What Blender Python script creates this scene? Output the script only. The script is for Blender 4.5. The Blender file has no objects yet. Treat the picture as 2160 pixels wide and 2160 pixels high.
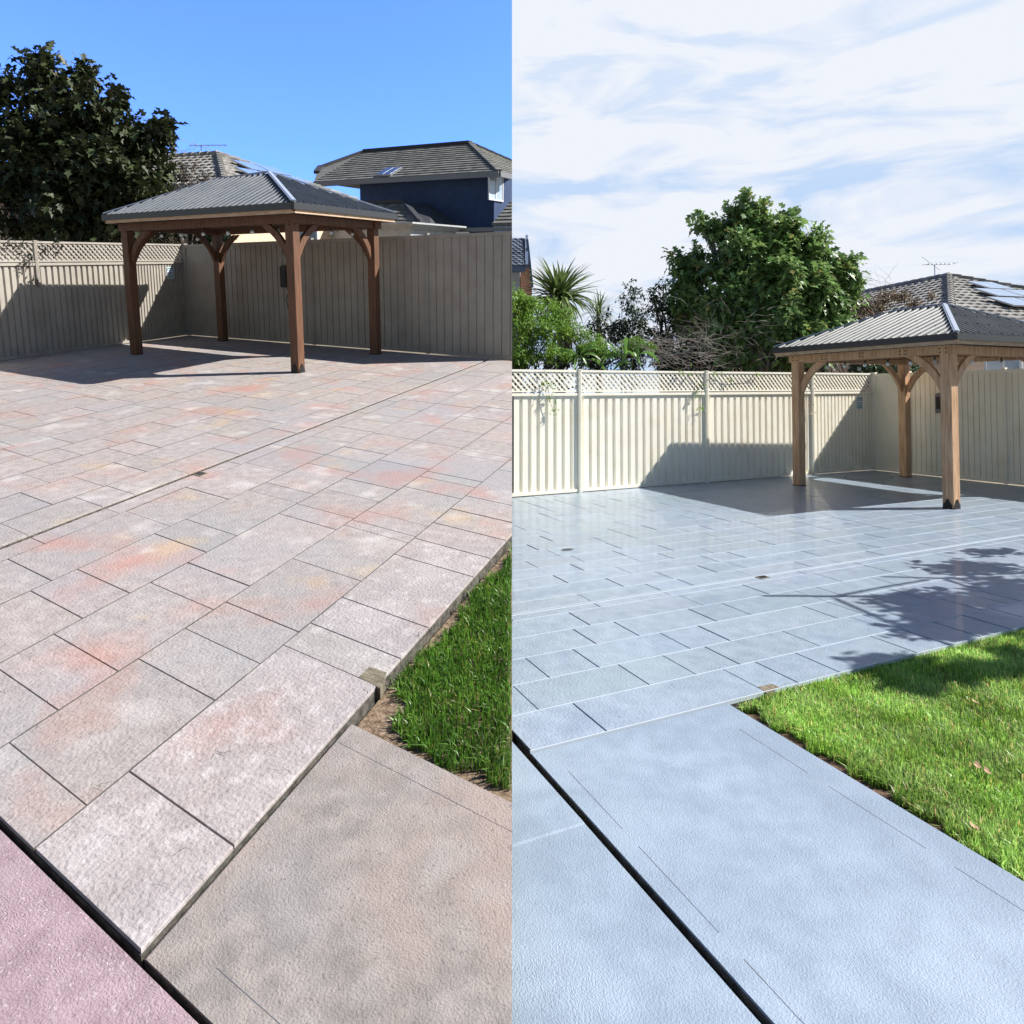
import bpy, bmesh, math, random
import numpy as np
from mathutils import Matrix, Vector
C = bpy.context.scene.collection
R_ = math.radians
# ------------------------------------------------------------------ survey: two yards, one camera
K = 1.15                       # metres per survey unit
F, CX, CY = 1480.0, 1080.0, 780.0
POSE = {'L': np.array([9.942, -10.273, 1.492, 0.335, 0.156, -0.006]),
        'R': np.array([11.391, -9.952, 1.410, 1.327, -0.035, -0.001])}
TRUE = {'L': (np.array([9.331, -9.754, 1.429, 0.676, 0.394, 0.015]), 1262.0, (515.5, 1078.9)),
        'R': (np.array([11.834, -10.201, 1.442, 0.961, 0.142, 0.007]), 1742.7, (1662.6, 1078.5))}
def Rc(y, p, r):
    f = np.array([-math.sin(y)*math.cos(p), math.cos(y)*math.cos(p), -math.sin(p)])
    rt = np.array([math.cos(y), math.sin(y), 0.0]); dn = np.cross(f, rt)
    c, s = math.cos(r), math.sin(r)
    return np.array([c*rt+s*dn, -s*rt+c*dn, f])
RC = {h: Rc(*POSE[h][3:6]) for h in 'LR'}
RT = {h: Rc(*TRUE[h][0][3:6]) for h in 'LR'}

# ------------------------------------------------------------------ camera, sky, sun, exposure
cam_d = bpy.data.cameras.new('camera'); cam = bpy.data.objects.new('camera', cam_d); C.objects.link(cam)
cam_d.sensor_width = 36; cam_d.lens = F/2160*36; cam_d.shift_y = -(1080-CY)/2160
cam_d.clip_start = .05; cam_d.clip_end = 2000
r = RC['R']; cpos = Vector(POSE['R'][:3]*K)
cam.matrix_world = Matrix.Translation(cpos) @ Matrix((tuple(r[0]), tuple(-r[1]), tuple(-r[2]))).transposed().to_4x4()
bpy.context.scene.camera = cam
SUN = Vector((-0.20, -1.07, -1.0)).normalized()       # the way the light travels
sd = bpy.data.lights.new('sun', 'SUN'); so = bpy.data.objects.new('sun', sd); C.objects.link(so)
sd.energy = 5.0; sd.angle = R_(.5); sd.color = (1, .95, .88)
so.rotation_euler = SUN.to_track_quat('-Z', 'Y').to_euler()
el = math.asin(-SUN.z); az = math.atan2(-SUN.x, -SUN.y)
wd = bpy.data.worlds.new('World'); bpy.context.scene.world = wd; wd.use_nodes = True
nt = wd.node_tree; N = nt.nodes; LK = nt.links; N.clear()
def nn(t, **k):
    n = N.new(t)
    for a, b in k.items(): setattr(n, a, b)
    return n
sky = nn('ShaderNodeTexSky', sky_type='NISHITA'); sky.sun_disc = False
sky.sun_elevation = el; sky.sun_rotation = az; sky.air_density = 1.0; sky.dust_density = .3; sky.ozone_density = 3
tc = nn('ShaderNodeTexCoord')
# clear deep sky over the first yard, thin cloud over the second
hs = nn('ShaderNodeMix', data_type='RGBA', blend_type='MULTIPLY'); hs.inputs['Factor'].default_value = 1; LK.new(sky.outputs[0], hs.inputs['A']); hs.inputs['B'].default_value = (.62, .86, 1.62, 1)
bgA = nn('ShaderNodeBackground'); LK.new(hs.outputs['Result'], bgA.inputs[0]); bgA.inputs[1].default_value = .15
bgC = nn('ShaderNodeBackground'); LK.new(sky.outputs[0], bgC.inputs[0]); bgC.inputs[1].default_value = .05
mp = nn('ShaderNodeMapping'); LK.new(tc.outputs['Generated'], mp.inputs[0]); mp.inputs['Rotation'].default_value = (0, 0, -1.45)
mp.inputs['Scale'].default_value = (1.2, 2.6, 9)
no = nn('ShaderNodeTexNoise'); LK.new(mp.outputs[0], no.inputs[0]); no.inputs['Scale'].default_value = 2.1; no.inputs['Detail'].default_value = 9
no.inputs['Roughness'].default_value = .52; no.inputs['Distortion'].default_value = .5
cr = nn('ShaderNodeValToRGB'); LK.new(no.outputs[0], cr.inputs[0])
cr.color_ramp.elements[0].position = .40; cr.color_ramp.elements[0].color = (.12,)*3+(1,)
cr.color_ramp.elements[1].position = .60; cr.color_ramp.elements[1].color = (1,)*3+(1,)
sx = nn('ShaderNodeSeparateXYZ'); LK.new(tc.outputs['Generated'], sx.inputs[0])
el_r = nn('ShaderNodeMapRange'); LK.new(sx.outputs[2], el_r.inputs[0]); el_r.inputs[1].default_value = .16; el_r.inputs[2].default_value = .42
el_r.inputs[3].default_value = 0.0; el_r.inputs[4].default_value = .5
mx = nn('ShaderNodeMath', operation='ADD', use_clamp=True); LK.new(cr.outputs[0], mx.inputs[0]); LK.new(el_r.outputs[0], mx.inputs[1])
mxc = nn('ShaderNodeMix', data_type='RGBA'); LK.new(mx.outputs[0], mxc.inputs['Factor'])
mxc.inputs['A'].default_value = (.40, .62, .95, 1); mxc.inputs['B'].default_value = (.86, .90, .98, 1)
bgB = nn('ShaderNodeBackground'); LK.new(mxc.outputs['Result'], bgB.inputs[0]); bgB.inputs[1].default_value = .535
dotn = nn('ShaderNodeVectorMath', operation='DOT_PRODUCT'); LK.new(tc.outputs['Generated'], dotn.inputs[0])
dotn.inputs[1].default_value = tuple(r[0])
gt = nn('ShaderNodeMath', operation='GREATER_THAN'); LK.new(dotn.outputs['Value'], gt.inputs[0]); gt.inputs[1].default_value = 0.0
# bright sky kept to the part ahead; dimmed behind to deepen the shade
dotf = nn('ShaderNodeVectorMath', operation='DOT_PRODUCT'); LK.new(tc.outputs['Generated'], dotf.inputs[0]); dotf.inputs[1].default_value = tuple(r[2])
fr = nn('ShaderNodeMapRange'); LK.new(dotf.outputs['Value'], fr.inputs[0]); fr.inputs[1].default_value = .3; fr.inputs[2].default_value = .62
ms = nn('ShaderNodeMixShader'); LK.new(gt.outputs[0], ms.inputs[0]); LK.new(bgA.outputs[0], ms.inputs[1]); LK.new(bgB.outputs[0], ms.inputs[2])
ms2 = nn('ShaderNodeMixShader'); LK.new(fr.outputs[0], ms2.inputs[0]); LK.new(bgC.outputs[0], ms2.inputs[1]); LK.new(ms.outputs[0], ms2.inputs[2])
wo = nn('ShaderNodeOutputWorld'); LK.new(ms2.outputs[0], wo.inputs[0])
vs = bpy.context.scene.view_settings
vs.view_transform = 'Standard'; vs.look = 'None'; vs.gamma = 1; vs.exposure = 0.9

# ------------------------------------------------------------------ frames of the two yards
def m4(h):
    A = np.eye(4)
    Rm = RC['R'].T @ RC[h]
    A[:3, :3] = Rm
    A[:3, 3] = POSE['R'][:3]*K - Rm @ (POSE[h][:3]*K)
    return Matrix([tuple(x) for x in A])
MW = {h: m4(h) for h in 'LR'}
def unp(h, px, py, z=0.0):                   # survey point seen at a pixel, at height z (survey units)
    d = np.array([(px-CX)/F, (py-CY)/F, 1.0]) @ RC[h]
    t = (z-POSE[h][2])/d[2]
    return POSE[h][:3]+t*d
def ray(h, px, py, depth):                   # point at a pixel, at a distance in metres, returned in metres
    d = np.array([(px-CX)/F, (py-CY)/F, 1.0]) @ RC[h]
    return POSE[h][:3]*K + d*depth
def onp(h, px, py, p0, n):                   # pixel onto a plane through p0 (metres)
    d = np.array([(px-CX)/F, (py-CY)/F, 1.0]) @ RC[h]; o = POSE[h][:3]*K
    return o + d*(((np.asarray(p0)-o) @ n)/(d @ n))
def proj(cam6, Rm, f, pp, P):
    q = (np.asarray(P, float)-cam6[:3]) @ Rm.T
    return q[..., :2]/q[..., 2:]*f + np.array(pp)
def G(h, xy):                                # survey plan -> yard plan, metres (arrays welcome)
    xy = np.atleast_2d(np.asarray(xy, float)); P = np.c_[xy, np.zeros(len(xy))]
    c, f, pp = TRUE[h]; q = (P-c[:3]) @ RT[h].T
    b = q[:, :2]/q[:, 2:]*f+np.array(pp)
    d = np.c_[(b[:, 0]-CX)/F, (b[:, 1]-CY)/F, np.ones(len(b))] @ RC[h]
    t = -POSE[h][2]/d[:, 2]
    return (POSE[h][:3]+t[:, None]*d)[:, :2]*K
def TV(h, x, y, z):                          # foot and height of an upright, metres
    c, f, pp = TRUE[h]
    b = proj(c, RT[h], f, pp, (x, y, 0)); t = proj(c, RT[h], f, pp, (x, y, z))
    g = G(h, (x, y))[0]/K; v = np.array([g[0], g[1], z])
    def e(v):
        a = proj(POSE[h], RC[h], F, (CX, CY), (v[0], v[1], 0))-b
        a2 = proj(POSE[h], RC[h], F, (CX, CY), v)-t
        return np.r_[a, a2]
    for _ in range(15):
        r0 = e(v); J = np.array([(e(v+np.eye(3)[i]*1e-4)-r0)/1e-4 for i in range(3)]).T
        v = v-np.linalg.lstsq(J, r0, rcond=None)[0]
    return v*K

# ------------------------------------------------------------------ materials
def mat(name, col, rough=.8, col2=None, scale=6., detail=5., bump=0., bscale=60., metal=0., spec=.5, stretch=None,
        transl=0., attr=False, ramp=(.35, .65), spots=None, coat=0., cracks=None, arcs=0.):
    m = bpy.data.materials.new(name); m.use_nodes = True; t = m.node_tree; n = t.nodes; l = t.links
    p = n['Principled BSDF']; p.inputs['Roughness'].default_value = rough; p.inputs['Metallic'].default_value = metal
    p.inputs['Specular IOR Level'].default_value = spec; p.inputs['Coat Weight'].default_value = coat
    co = n.new('ShaderNodeTexCoord'); v = co.outputs['Object']
    if stretch:
        mp = n.new('ShaderNodeMapping'); mp.inputs['Scale'].default_value = stretch; l.new(v, mp.inputs[0]); vs_ = mp.outputs[0]
    else: vs_ = v
    out = None
    if col2 is not None:
        a = n.new('ShaderNodeTexNoise'); a.inputs['Scale'].default_value = scale; a.inputs['Detail'].default_value = detail; l.new(vs_, a.inputs[0])
        rp = n.new('ShaderNodeMapRange'); rp.inputs[1].default_value = ramp[0]; rp.inputs[2].default_value = ramp[1]; l.new(a.outputs[0], rp.inputs[0])
        mi = n.new('ShaderNodeMix'); mi.data_type = 'RGBA'; l.new(rp.outputs[0], mi.inputs['Factor'])
        mi.inputs['A'].default_value = (*col, 1); mi.inputs['B'].default_value = (*col2, 1); out = mi.outputs['Result']
    else:
        rgb = n.new('ShaderNodeRGB'); rgb.outputs[0].default_value = (*col, 1); out = rgb.outputs[0]
    for (sc, lo, hi, c, amt) in (spots or []):
        a = n.new('ShaderNodeTexNoise'); a.inputs['Scale'].default_value = sc; a.inputs['Detail'].default_value = 4; a.noise_dimensions = '4D'
        a.inputs['W'].default_value = sc*7.7+lo*31; l.new(v, a.inputs[0])
        rp = n.new('ShaderNodeMapRange'); rp.inputs[1].default_value = lo; rp.inputs[2].default_value = hi; rp.inputs[4].default_value = amt; l.new(a.outputs[0], rp.inputs[0])
        mi = n.new('ShaderNodeMix'); mi.data_type = 'RGBA'; l.new(rp.outputs[0], mi.inputs['Factor']); l.new(out, mi.inputs['A']); mi.inputs['B'].default_value = (*c, 1)
        out = mi.outputs['Result']
    crk = None
    for (sc, wd_, lo, c, amt) in (cracks or []):      # wandering creases and hairline cracks
        a = n.new('ShaderNodeTexNoise'); a.inputs['Scale'].default_value = sc; a.inputs['Detail'].default_value = 2; a.inputs['Roughness'].default_value = .35; a.inputs['Distortion'].default_value = .15
        mq = n.new('ShaderNodeMapping'); mq.inputs['Scale'].default_value = (.7, 1.9, 1); mq.inputs['Rotation'].default_value = (0, 0, .5); l.new(v, mq.inputs[0]); l.new(mq.outputs[0], a.inputs[0])
        sb = n.new('ShaderNodeMath'); sb.operation = 'SUBTRACT'; l.new(a.outputs[0], sb.inputs[0]); sb.inputs[1].default_value = .5
        ab = n.new('ShaderNodeMath'); ab.operation = 'ABSOLUTE'; l.new(sb.outputs[0], ab.inputs[0])
        rp = n.new('ShaderNodeMapRange'); rp.inputs[1].default_value = wd_; rp.inputs[2].default_value = wd_*.3; rp.inputs[3].default_value = 0; rp.inputs[4].default_value = 1; l.new(ab.outputs[0], rp.inputs[0])
        k = n.new('ShaderNodeTexNoise'); k.inputs['Scale'].default_value = sc*1.3; k.noise_dimensions = '4D'; k.inputs['W'].default_value = sc+3; l.new(v, k.inputs[0])
        rk = n.new('ShaderNodeMapRange'); rk.inputs[1].default_value = lo; rk.inputs[2].default_value = lo+.05; rk.inputs[4].default_value = amt; l.new(k.outputs[0], rk.inputs[0])
        mu = n.new('ShaderNodeMath'); mu.operation = 'MULTIPLY'; l.new(rp.outputs[0], mu.inputs[0]); l.new(rk.outputs[0], mu.inputs[1])
        mi = n.new('ShaderNodeMix'); mi.data_type = 'RGBA'; l.new(mu.outputs[0], mi.inputs['Factor']); l.new(out, mi.inputs['A']); mi.inputs['B'].default_value = (*c, 1); out = mi.outputs['Result']
        crk = mu.outputs[0]
    if attr:
        at = n.new('ShaderNodeAttribute'); at.attribute_name = 'tint'
        mi = n.new('ShaderNodeMix'); mi.data_type = 'RGBA'; mi.blend_type = 'MULTIPLY'; mi.inputs['Factor'].default_value = 1
        l.new(out, mi.inputs['A']); l.new(at.outputs['Color'], mi.inputs['B']); out = mi.outputs['Result']
    l.new(out, p.inputs['Base Color'])
    if bump:
        a = n.new('ShaderNodeTexNoise'); a.inputs['Scale'].default_value = bscale; a.inputs['Detail'].default_value = 6; l.new(vs_ if stretch else v, a.inputs[0])
        b = n.new('ShaderNodeBump'); b.inputs['Strength'].default_value = bump; b.inputs['Distance'].default_value = .01; hh_ = a.outputs[0]
        if arcs:                                         # broom and trowel arcs
            wv = n.new('ShaderNodeTexWave'); wv.wave_type = 'RINGS'; wv.inputs['Scale'].default_value = 34; wv.inputs['Distortion'].default_value = 22; wv.inputs['Detail'].default_value = 3; wv.inputs['Detail Scale'].default_value = .7; l.new(v, wv.inputs[0])
            k = n.new('ShaderNodeTexNoise'); k.inputs['Scale'].default_value = 1.6; l.new(v, k.inputs[0])
            rk = n.new('ShaderNodeMapRange'); rk.inputs[1].default_value = .46; rk.inputs[2].default_value = .62; rk.inputs[4].default_value = arcs; l.new(k.outputs[0], rk.inputs[0])
            ma = n.new('ShaderNodeMath'); ma.operation = 'MULTIPLY_ADD'; l.new(wv.outputs[1], ma.inputs[0]); l.new(rk.outputs[0], ma.inputs[1]); l.new(hh_, ma.inputs[2]); hh_ = ma.outputs[0]
        if crk is not None:
            ma = n.new('ShaderNodeMath'); ma.operation = 'MULTIPLY_ADD'; l.new(crk, ma.inputs[0]); ma.inputs[1].default_value = -.8; l.new(hh_, ma.inputs[2]); hh_ = ma.outputs[0]
        l.new(hh_, b.inputs['Height'])
        l.new(b.outputs[0], p.inputs['Normal'])
    if transl:
        tr = n.new('ShaderNodeBsdfTranslucent'); l.new(out, tr.inputs[0]); mxs = n.new('ShaderNodeMixShader'); mxs.inputs[0].default_value = transl
        l.new(p.outputs[0], mxs.inputs[1]); l.new(tr.outputs[0], mxs.inputs[2]); l.new(mxs.outputs[0], n['Material Output'].inputs[0])
    return m
M = {}
M['tileL'] = mat('weathered_stamped_concrete', (.265, .232, .224), .8, (.375, .335, .32), 14, 12, .6, 70, attr=True, ramp=(.30, .70),
                 spots=[(.7, .46, .62, (.27, .275, .29), .65), (1.5, .53, .72, (.42, .175, .12), .54), (1.9, .60, .72, (.46, .33, .18), .55), (70, .56, .64, (.17, .15, .14), .45), (3.2, .58, .68, (.50, .47, .46), .5)],
                 cracks=[(7, .006, .58, (.16, .14, .13), .5)])
M['tileW'] = mat('stamped_concrete_with_white_bloom', (.265, .232, .224), .85, (.36, .325, .31), 14, 12, .7, 65, attr=True, ramp=(.30, .70),
                 spots=[(.7, .46, .62, (.28, .27, .275), .6), (1.5, .55, .74, (.42, .175, .12), .4), (2.6, .47, .64, (.42, .395, .39), .5), (17, .53, .68, (.50, .475, .47), .45), (70, .56, .64, (.19, .17, .16), .45)], cracks=[(7, .006, .56, (.15, .13, .12), .5)])
M['tileR'] = mat('sealed_blue_grey_concrete', (.22, .278, .35), .32, (.29, .357, .44), 9, 12, .5, 60, attr=True, ramp=(.30, .70), coat=.25,
                 spots=[(.6, .48, .66, (.235, .30, .335), .6), (2.4, .56, .70, (.17, .225, .31), .5), (60, .60, .68, (.13, .17, .22), .35)],
                 cracks=[(7, .006, .60, (.14, .19, .24), .45)])
M['grout'] = mat('dark_joint', (.05, .05, .045), .95, (.09, .085, .07), 12)
M['glintR'] = mat('painted_joint_glint', (.46, .52, .58), .7)  # pale colour stands for sun glinting on the joint edges
M['scribe'] = mat('scribed_line', (.13, .14, .16), .9)
M['groove'] = mat('expansion_gap', (.012, .012, .012), .95)
M['slabedge'] = mat('mossy_slab_edge', (.035, .033, .028), .95, (.12, .11, .095), 30, bump=.6)
M['pathL'] = mat('broomed_pinkish_grey_concrete', (.20, .182, .17), .85, (.285, .255, .238), 12, 12, .5, 170, spots=[(1.6, .46, .60, (.33, .255, .225), .65), (2.3, .52, .66, (.235, .235, .235), .6), (7, .56, .70, (.35, .33, .32), .4), (80, .60, .66, (.12, .105, .10), .5)], cracks=[(9, .004, .60, (.11, .10, .09), .6)], arcs=.16)
M['pinkL'] = mat('pink_concrete', (.26, .185, .21), .8, (.345, .255, .285), 12, 12, .5, 170, spots=[(2.4, .5, .66, (.25, .21, .215), .5), (90, .60, .66, (.50, .42, .45), .55), (1.5, .5, .7, (.28, .235, .225), .5), (100, .62, .68, (.14, .10, .10), .5)], cracks=[(9, .004, .60, (.16, .11, .12), .5)], arcs=.2)
M['pathR'] = mat('sealed_pale_blue_concrete', (.215, .275, .35), .62, (.265, .335, .42), 9, 12, .42, 170, coat=.05, spots=[(.8, .44, .60, (.18, .235, .305), .75), (2.6, .50, .66, (.29, .36, .445), .55), (5, .58, .72, (.17, .22, .285), .4), (100, .62, .68, (.14, .18, .23), .4)], cracks=[(9, .004, .62, (.14, .19, .25), .5)], arcs=.16)
M['soil'] = mat('brown_soil', (.06, .035, .02), .98, (.16, .10, .06), 35, 8, 1., 60)
M['mulch'] = mat('dry_soil', (.10, .065, .04), .98, (.26, .19, .13), 45, 8, 1., 70)
M['earth'] = mat('bare_earth', (.12, .1, .07), .95, (.2, .17, .12), 2)
M['fenceL'] = mat('cream_steel_painted_shade', (.31, .285, .25), .5, (.365, .34, .30), 3, 6, spec=.4)  # same cream steel, with the fence's shade put into the colour
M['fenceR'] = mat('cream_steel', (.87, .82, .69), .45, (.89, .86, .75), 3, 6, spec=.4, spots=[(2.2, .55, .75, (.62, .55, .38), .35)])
M['woodL'] = mat('cedar_painted_shade', (.085, .038, .02), .65, (.155, .072, .036), 5, 8, .4, 40, stretch=(8, 8, .6))  # darkened cedar: the gazebo's shade is mixed into its base colour
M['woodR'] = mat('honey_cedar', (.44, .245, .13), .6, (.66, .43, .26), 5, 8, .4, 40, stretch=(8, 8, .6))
M['woodEdge'] = mat('pale_fascia_timber', (.40, .27, .17), .7, (.56, .42, .29), 6, stretch=(1, 1, 6))
M['roofL'] = mat('grey_steel_roof', (.085, .10, .12), .62, (.12, .135, .155), 3, metal=.05, spec=.3)
M['roofR'] = mat('grey_green_steel_roof', (.11, .12, .12), .5, (.15, .16, .16), 3, metal=.1)
M['cap'] = mat('blue_grey_ridge_cap', (.34, .39, .48), .45)
M['gutter'] = mat('charcoal_gutter', (.035, .037, .04), .4, spec=.5)
M['black'] = mat('black_metal', (.012, .012, .013), .5)
M['screw'] = mat('dark_screw', (.02, .02, .025), .5)
M['glass'] = mat('bulb_glass', (.55, .6, .62), .08, spec=.8)
M['white'] = mat('white_render', (.36, .38, .40), .8, (.44, .46, .47), 4)
M['timber'] = mat('weathered_timber', (.13, .11, .075), .9, (.24, .21, .15), 14, 8, .8, 50, stretch=(1, 6, 1))
M['tile'] = mat('concrete_roof_tile', (.20, .195, .18), .8, (.30, .29, .27), 9, bump=.4, attr=True)
M['tileB'] = mat('blue_black_roof_tile', (.09, .11, .15), .5, (.14, .17, .22), 9, attr=True)
M['slate'] = mat('grey_shingle_tile', (.09, .094, .085), .75, (.20, .20, .18), 7, bump=.4, attr=True, ramp=(.25, .75))
M['navy'] = mat('navy_render', (.018, .042, .11), .8, (.025, .055, .14), 3)
M['fasciaG'] = mat('grey_fascia', (.17, .18, .2), .6)
M['roof_and_shade'] = mat('dark_ridge_and_recess_shade', (.03, .033, .04), .7)  # ridge colour; also paints the shade of the house's unlit recess
M['solar'] = mat('solar_glass', (.20, .30, .46), .12, (.25, .36, .53), 2, spec=.8)
M['pane'] = mat('window_glass', (.45, .55, .65), .08, (.30, .38, .48), 1.5, spec=.8)
M['skyglass'] = mat('roof_window_glass', (.05, .07, .10), .3)
M['frame'] = mat('white_window_frame', (.6, .62, .65), .5)
M['terra'] = mat('terracotta_render', (.50, .24, .18), .85, (.56, .28, .2), 5)
M['brick'] = mat('cream_brick', (.60, .45, .33), .85, (.68, .52, .40), 8)
M['mortar'] = mat('mortar', (.55, .53, .5), .9)
M['bluew'] = mat('slate_blue_fascia', (.10, .14, .22), .5)
M['signw'] = mat('sign_face', (.62, .72, .82), .5)
M['signb'] = mat('sign_ink', (.03, .08, .2), .5)
M['signg'] = mat('sign_green_ink', (.04, .22, .14), .5)
M['metal'] = mat('aluminium', (.35, .37, .4), .35, metal=.8)
M['bark'] = mat('grey_bark', (.20, .18, .16), .9, (.36, .33, .30), 9, bump=.7, bscale=30, stretch=(3, 3, 1))
M['barkL'] = mat('dark_bark', (.06, .05, .042), .9, (.11, .095, .08), 9, bump=.7, bscale=30)
def leafm(n, a, b, t=.25, rough=.5): return mat(n, a, rough, b, 3.5, 3, attr=True, transl=t)
M['figL'] = leafm('fig_leaf_painted_shade', (.024, .036, .014), (.05, .068, .024), .12, .55)  # the backlit crown's darkness is put into the leaf colour
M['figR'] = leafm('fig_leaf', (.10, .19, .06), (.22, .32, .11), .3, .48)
M['bushL'] = leafm('bush_leaf_painted_shade', (.018, .022, .012), (.035, .038, .022), .1)  # near-black leaf colour carries the shade of this growth
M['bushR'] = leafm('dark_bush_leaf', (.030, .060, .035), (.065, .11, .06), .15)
M['brown'] = leafm('dry_creeper_leaf', (.11, .075, .045), (.20, .15, .09), .2)
M['brownL'] = leafm('dry_dark_creeper_leaf', (.055, .04, .028), (.11, .085, .055), .15)
M['lime'] = leafm('bright_creeper_leaf', (.13, .26, .035), (.22, .38, .06), .35)
M['broad'] = leafm('broad_green_leaf', (.12, .26, .05), (.19, .36, .08), .35, .4)
M['cord'] = leafm('strap_leaf', (.09, .14, .04), (.18, .24, .08), .25)
M['strawleaf'] = leafm('dead_strap_leaf', (.26, .17, .09), (.40, .28, .16), .2)
M['twig'] = mat('dry_twig', (.20, .17, .14), .9, (.34, .31, .28), 8)
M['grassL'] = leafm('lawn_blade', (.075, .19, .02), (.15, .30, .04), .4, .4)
M['grassR'] = leafm('bright_lawn_blade', (.24, .43, .06), (.42, .62, .18), .45, .4)  # brighter, yellower green than the first yard's blades
M['deadleaf'] = mat('fallen_leaf', (.28, .14, .08), .8, (.5, .36, .24), 9)

# ------------------------------------------------------------------ mesh building
class MB:
    def __init__(s): s.v = []; s.f = []; s.m = []; s.t = []; s.tf = []
    def add(s, vs, fs, mi=0, tint=1.0):
        o = len(s.v); s.v += [tuple(map(float, p)) for p in vs]
        for f in fs: s.f.append(tuple(i+o for i in f)); s.m.append(mi)
        s.t += [tint]*len(vs); return s
    def prism(s, base, top, mi=0, tint=1.0):           # two matching rings
        n = len(base)
        return s.add(list(base)+list(top), [tuple(range(n-1, -1, -1)), tuple(range(n, 2*n))]+[(i, (i+1) % n, n+(i+1) % n, n+i) for i in range(n)], mi, tint)
    def box(s, c, u, v, w, mi=0, tint=1.0):            # centre and half-axis vectors
        c, u, v, w = map(np.asarray, (c, u, v, w))
        if np.dot(np.cross(u, v), w) < 0: u = -u
        b = [c-u-v-w, c+u-v-w, c+u+v-w, c-u+v-w]; t = [p+2*w for p in b]
        return s.prism(b, t, mi, tint)
    def bar(s, a, b, wid, th, up=(0, 0, 1), mi=0, tint=1.0):
        a, b = np.asarray(a, float), np.asarray(b, float); d = b-a; L = np.linalg.norm(d); d = d/L
        sd = np.cross(d, up); sd /= (np.linalg.norm(sd)+1e-9); n2 = np.cross(sd, d)
        return s.box((a+b)/2, d*L/2, sd*wid/2, n2*th/2, mi, tint)
    def tube(s, pts, rad, n=7, mi=0, tint=1.0):
        pts = [np.asarray(p, float) for p in pts]; rad = rad if hasattr(rad, '__len__') else [rad]*len(pts); rings = []
        for i, p in enumerate(pts):
            d = pts[min(i+1, len(pts)-1)]-pts[max(i-1, 0)]; d /= (np.linalg.norm(d)+1e-9)
            a = np.cross(d, (0.13, .21, .97)) if abs(d[2]) < .95 else np.cross(d, (1, 0, 0)); a /= np.linalg.norm(a); b = np.cross(d, a)
            rings += [p+rad[i]*(math.cos(2*math.pi*k/n)*a+math.sin(2*math.pi*k/n)*b) for k in range(n)]
        fs = [(i*n+k, i*n+(k+1) % n, (i+1)*n+(k+1) % n, (i+1)*n+k) for i in range(len(pts)-1) for k in range(n)]
        fs += [tuple(range(n-1, -1, -1)), tuple((len(pts)-1)*n+k for k in range(n))]
        return s.add(rings, fs, mi, tint)
CLIP = []
def finish(name, me, mats, parent=None, h='R', origin=None, smooth=False):
    for m in mats: me.materials.append(M[m] if isinstance(m, str) else m)
    if smooth:
        for p in me.polygons: p.use_smooth = True
    o = bpy.data.objects.new(name, me); C.objects.link(o)
    if parent: o.parent = parent
    else: o.matrix_world = MW[h] @ Matrix.Translation(Vector(origin if origin is not None else (0, 0, 0)))
    o['yard'] = h; CLIP.append(o); return o
def build(mb, name, mats, parent=None, h='R', origin=None, smooth=False):
    if isinstance(mats, str): mats = [mats]
    org = np.array(parent['org'] if parent and 'org' in parent else (origin if origin is not None else (0, 0, 0)))
    me = bpy.data.meshes.new(name); me.from_pydata([tuple(np.array(v)-org) for v in mb.v], [], mb.f); me.polygons.foreach_set('material_index', mb.m)
    ca = me.color_attributes.new('tint', 'FLOAT_COLOR', 'POINT')
    arr = np.ones((len(mb.v), 4)); tt = [(t if hasattr(t, '__len__') else (t, t, t)) for t in mb.t]; arr[:, :3] = np.array(tt).reshape(-1, 3); ca.data.foreach_set('color', arr.ravel())
    me.update()
    o = finish(name, me, mats, parent, parent['yard'] if parent else h, None if parent else org, smooth)
    if parent: o['org'] = [float(x) for x in org]
    return o
def thing(name, label, cat, h, org, group=None):
    o = bpy.data.objects.new(name, None); C.objects.link(o); o.empty_display_size = .1
    o.matrix_world = MW[h] @ Matrix.Translation(Vector(org)); o['label'] = label; o['category'] = cat; o['yard'] = h; o['org'] = [float(x) for x in org]
    if group: o['group'] = group
    return o
def tag(o, label, cat, group=None, kind=None):
    if label: o['label'] = label
    if cat: o['category'] = cat
    if group: o['group'] = group
    if kind: o['kind'] = kind
    return o
def st(o): o['kind'] = 'structure'; return o

# ------------------------------------------------------------------ paving
ROWS = [0.05, .2, .6, 1.0, 1.4, 1.8, 2.2, 2.6, 3.02, 3.45, 3.87, 4.25, 4.67, 5.03, 5.38, 5.74, 6.11, 6.398]
RIGHT = [6.442, 6.58, 6.97, 7.37, 7.78, 8.18, 8.595]
KNOWN = {8.18: [-8.90, -8.08, -7.88, -7.61, -7.06, -6.81], 7.78: [-9.06, -8.50, -8.235, -6.89, -6.79, -6.61, -6.07, -5.81],
         7.37: [-8.87, -8.60, -8.05, -7.785, -6.97, -6.77, -6.43, -6.16, -5.63, -5.35, -4.95],
         6.97: [-8.45, -8.18, -7.64, -7.38, -6.76, -6.56, -6.02, -5.75, -5.47, -4.94],
         6.58: [-8.33, -7.51, -5.76, -5.34, -4.92, -4.54, -4.28], 6.442: [-8.1, -6.75, -5.76, -4.3],
         5.74: [-7.72, -7.30, -6.90, -6.62, -5.81], 5.38: [-8.02, -7.48, -6.67, -6.39, -5.56], 5.03: [-7.75, -7.21, -6.92, -6.51, -5.83],
         6.11: [-8.09, -7.55, -7.28, -6.745, -6.15, -5.88], 4.67: [-8.02, -7.61, -7.21, -6.11, -5.53], 4.25: [-7.69, -7.1, -6.05],
         3.87: [-7.08, -6.26], 3.45: [-6.35, -5.68], 3.02: [-6.48, -5.65]}
Y0, Y1 = -9.235, -.02
rng = random.Random(4)
LAY = []
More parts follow.
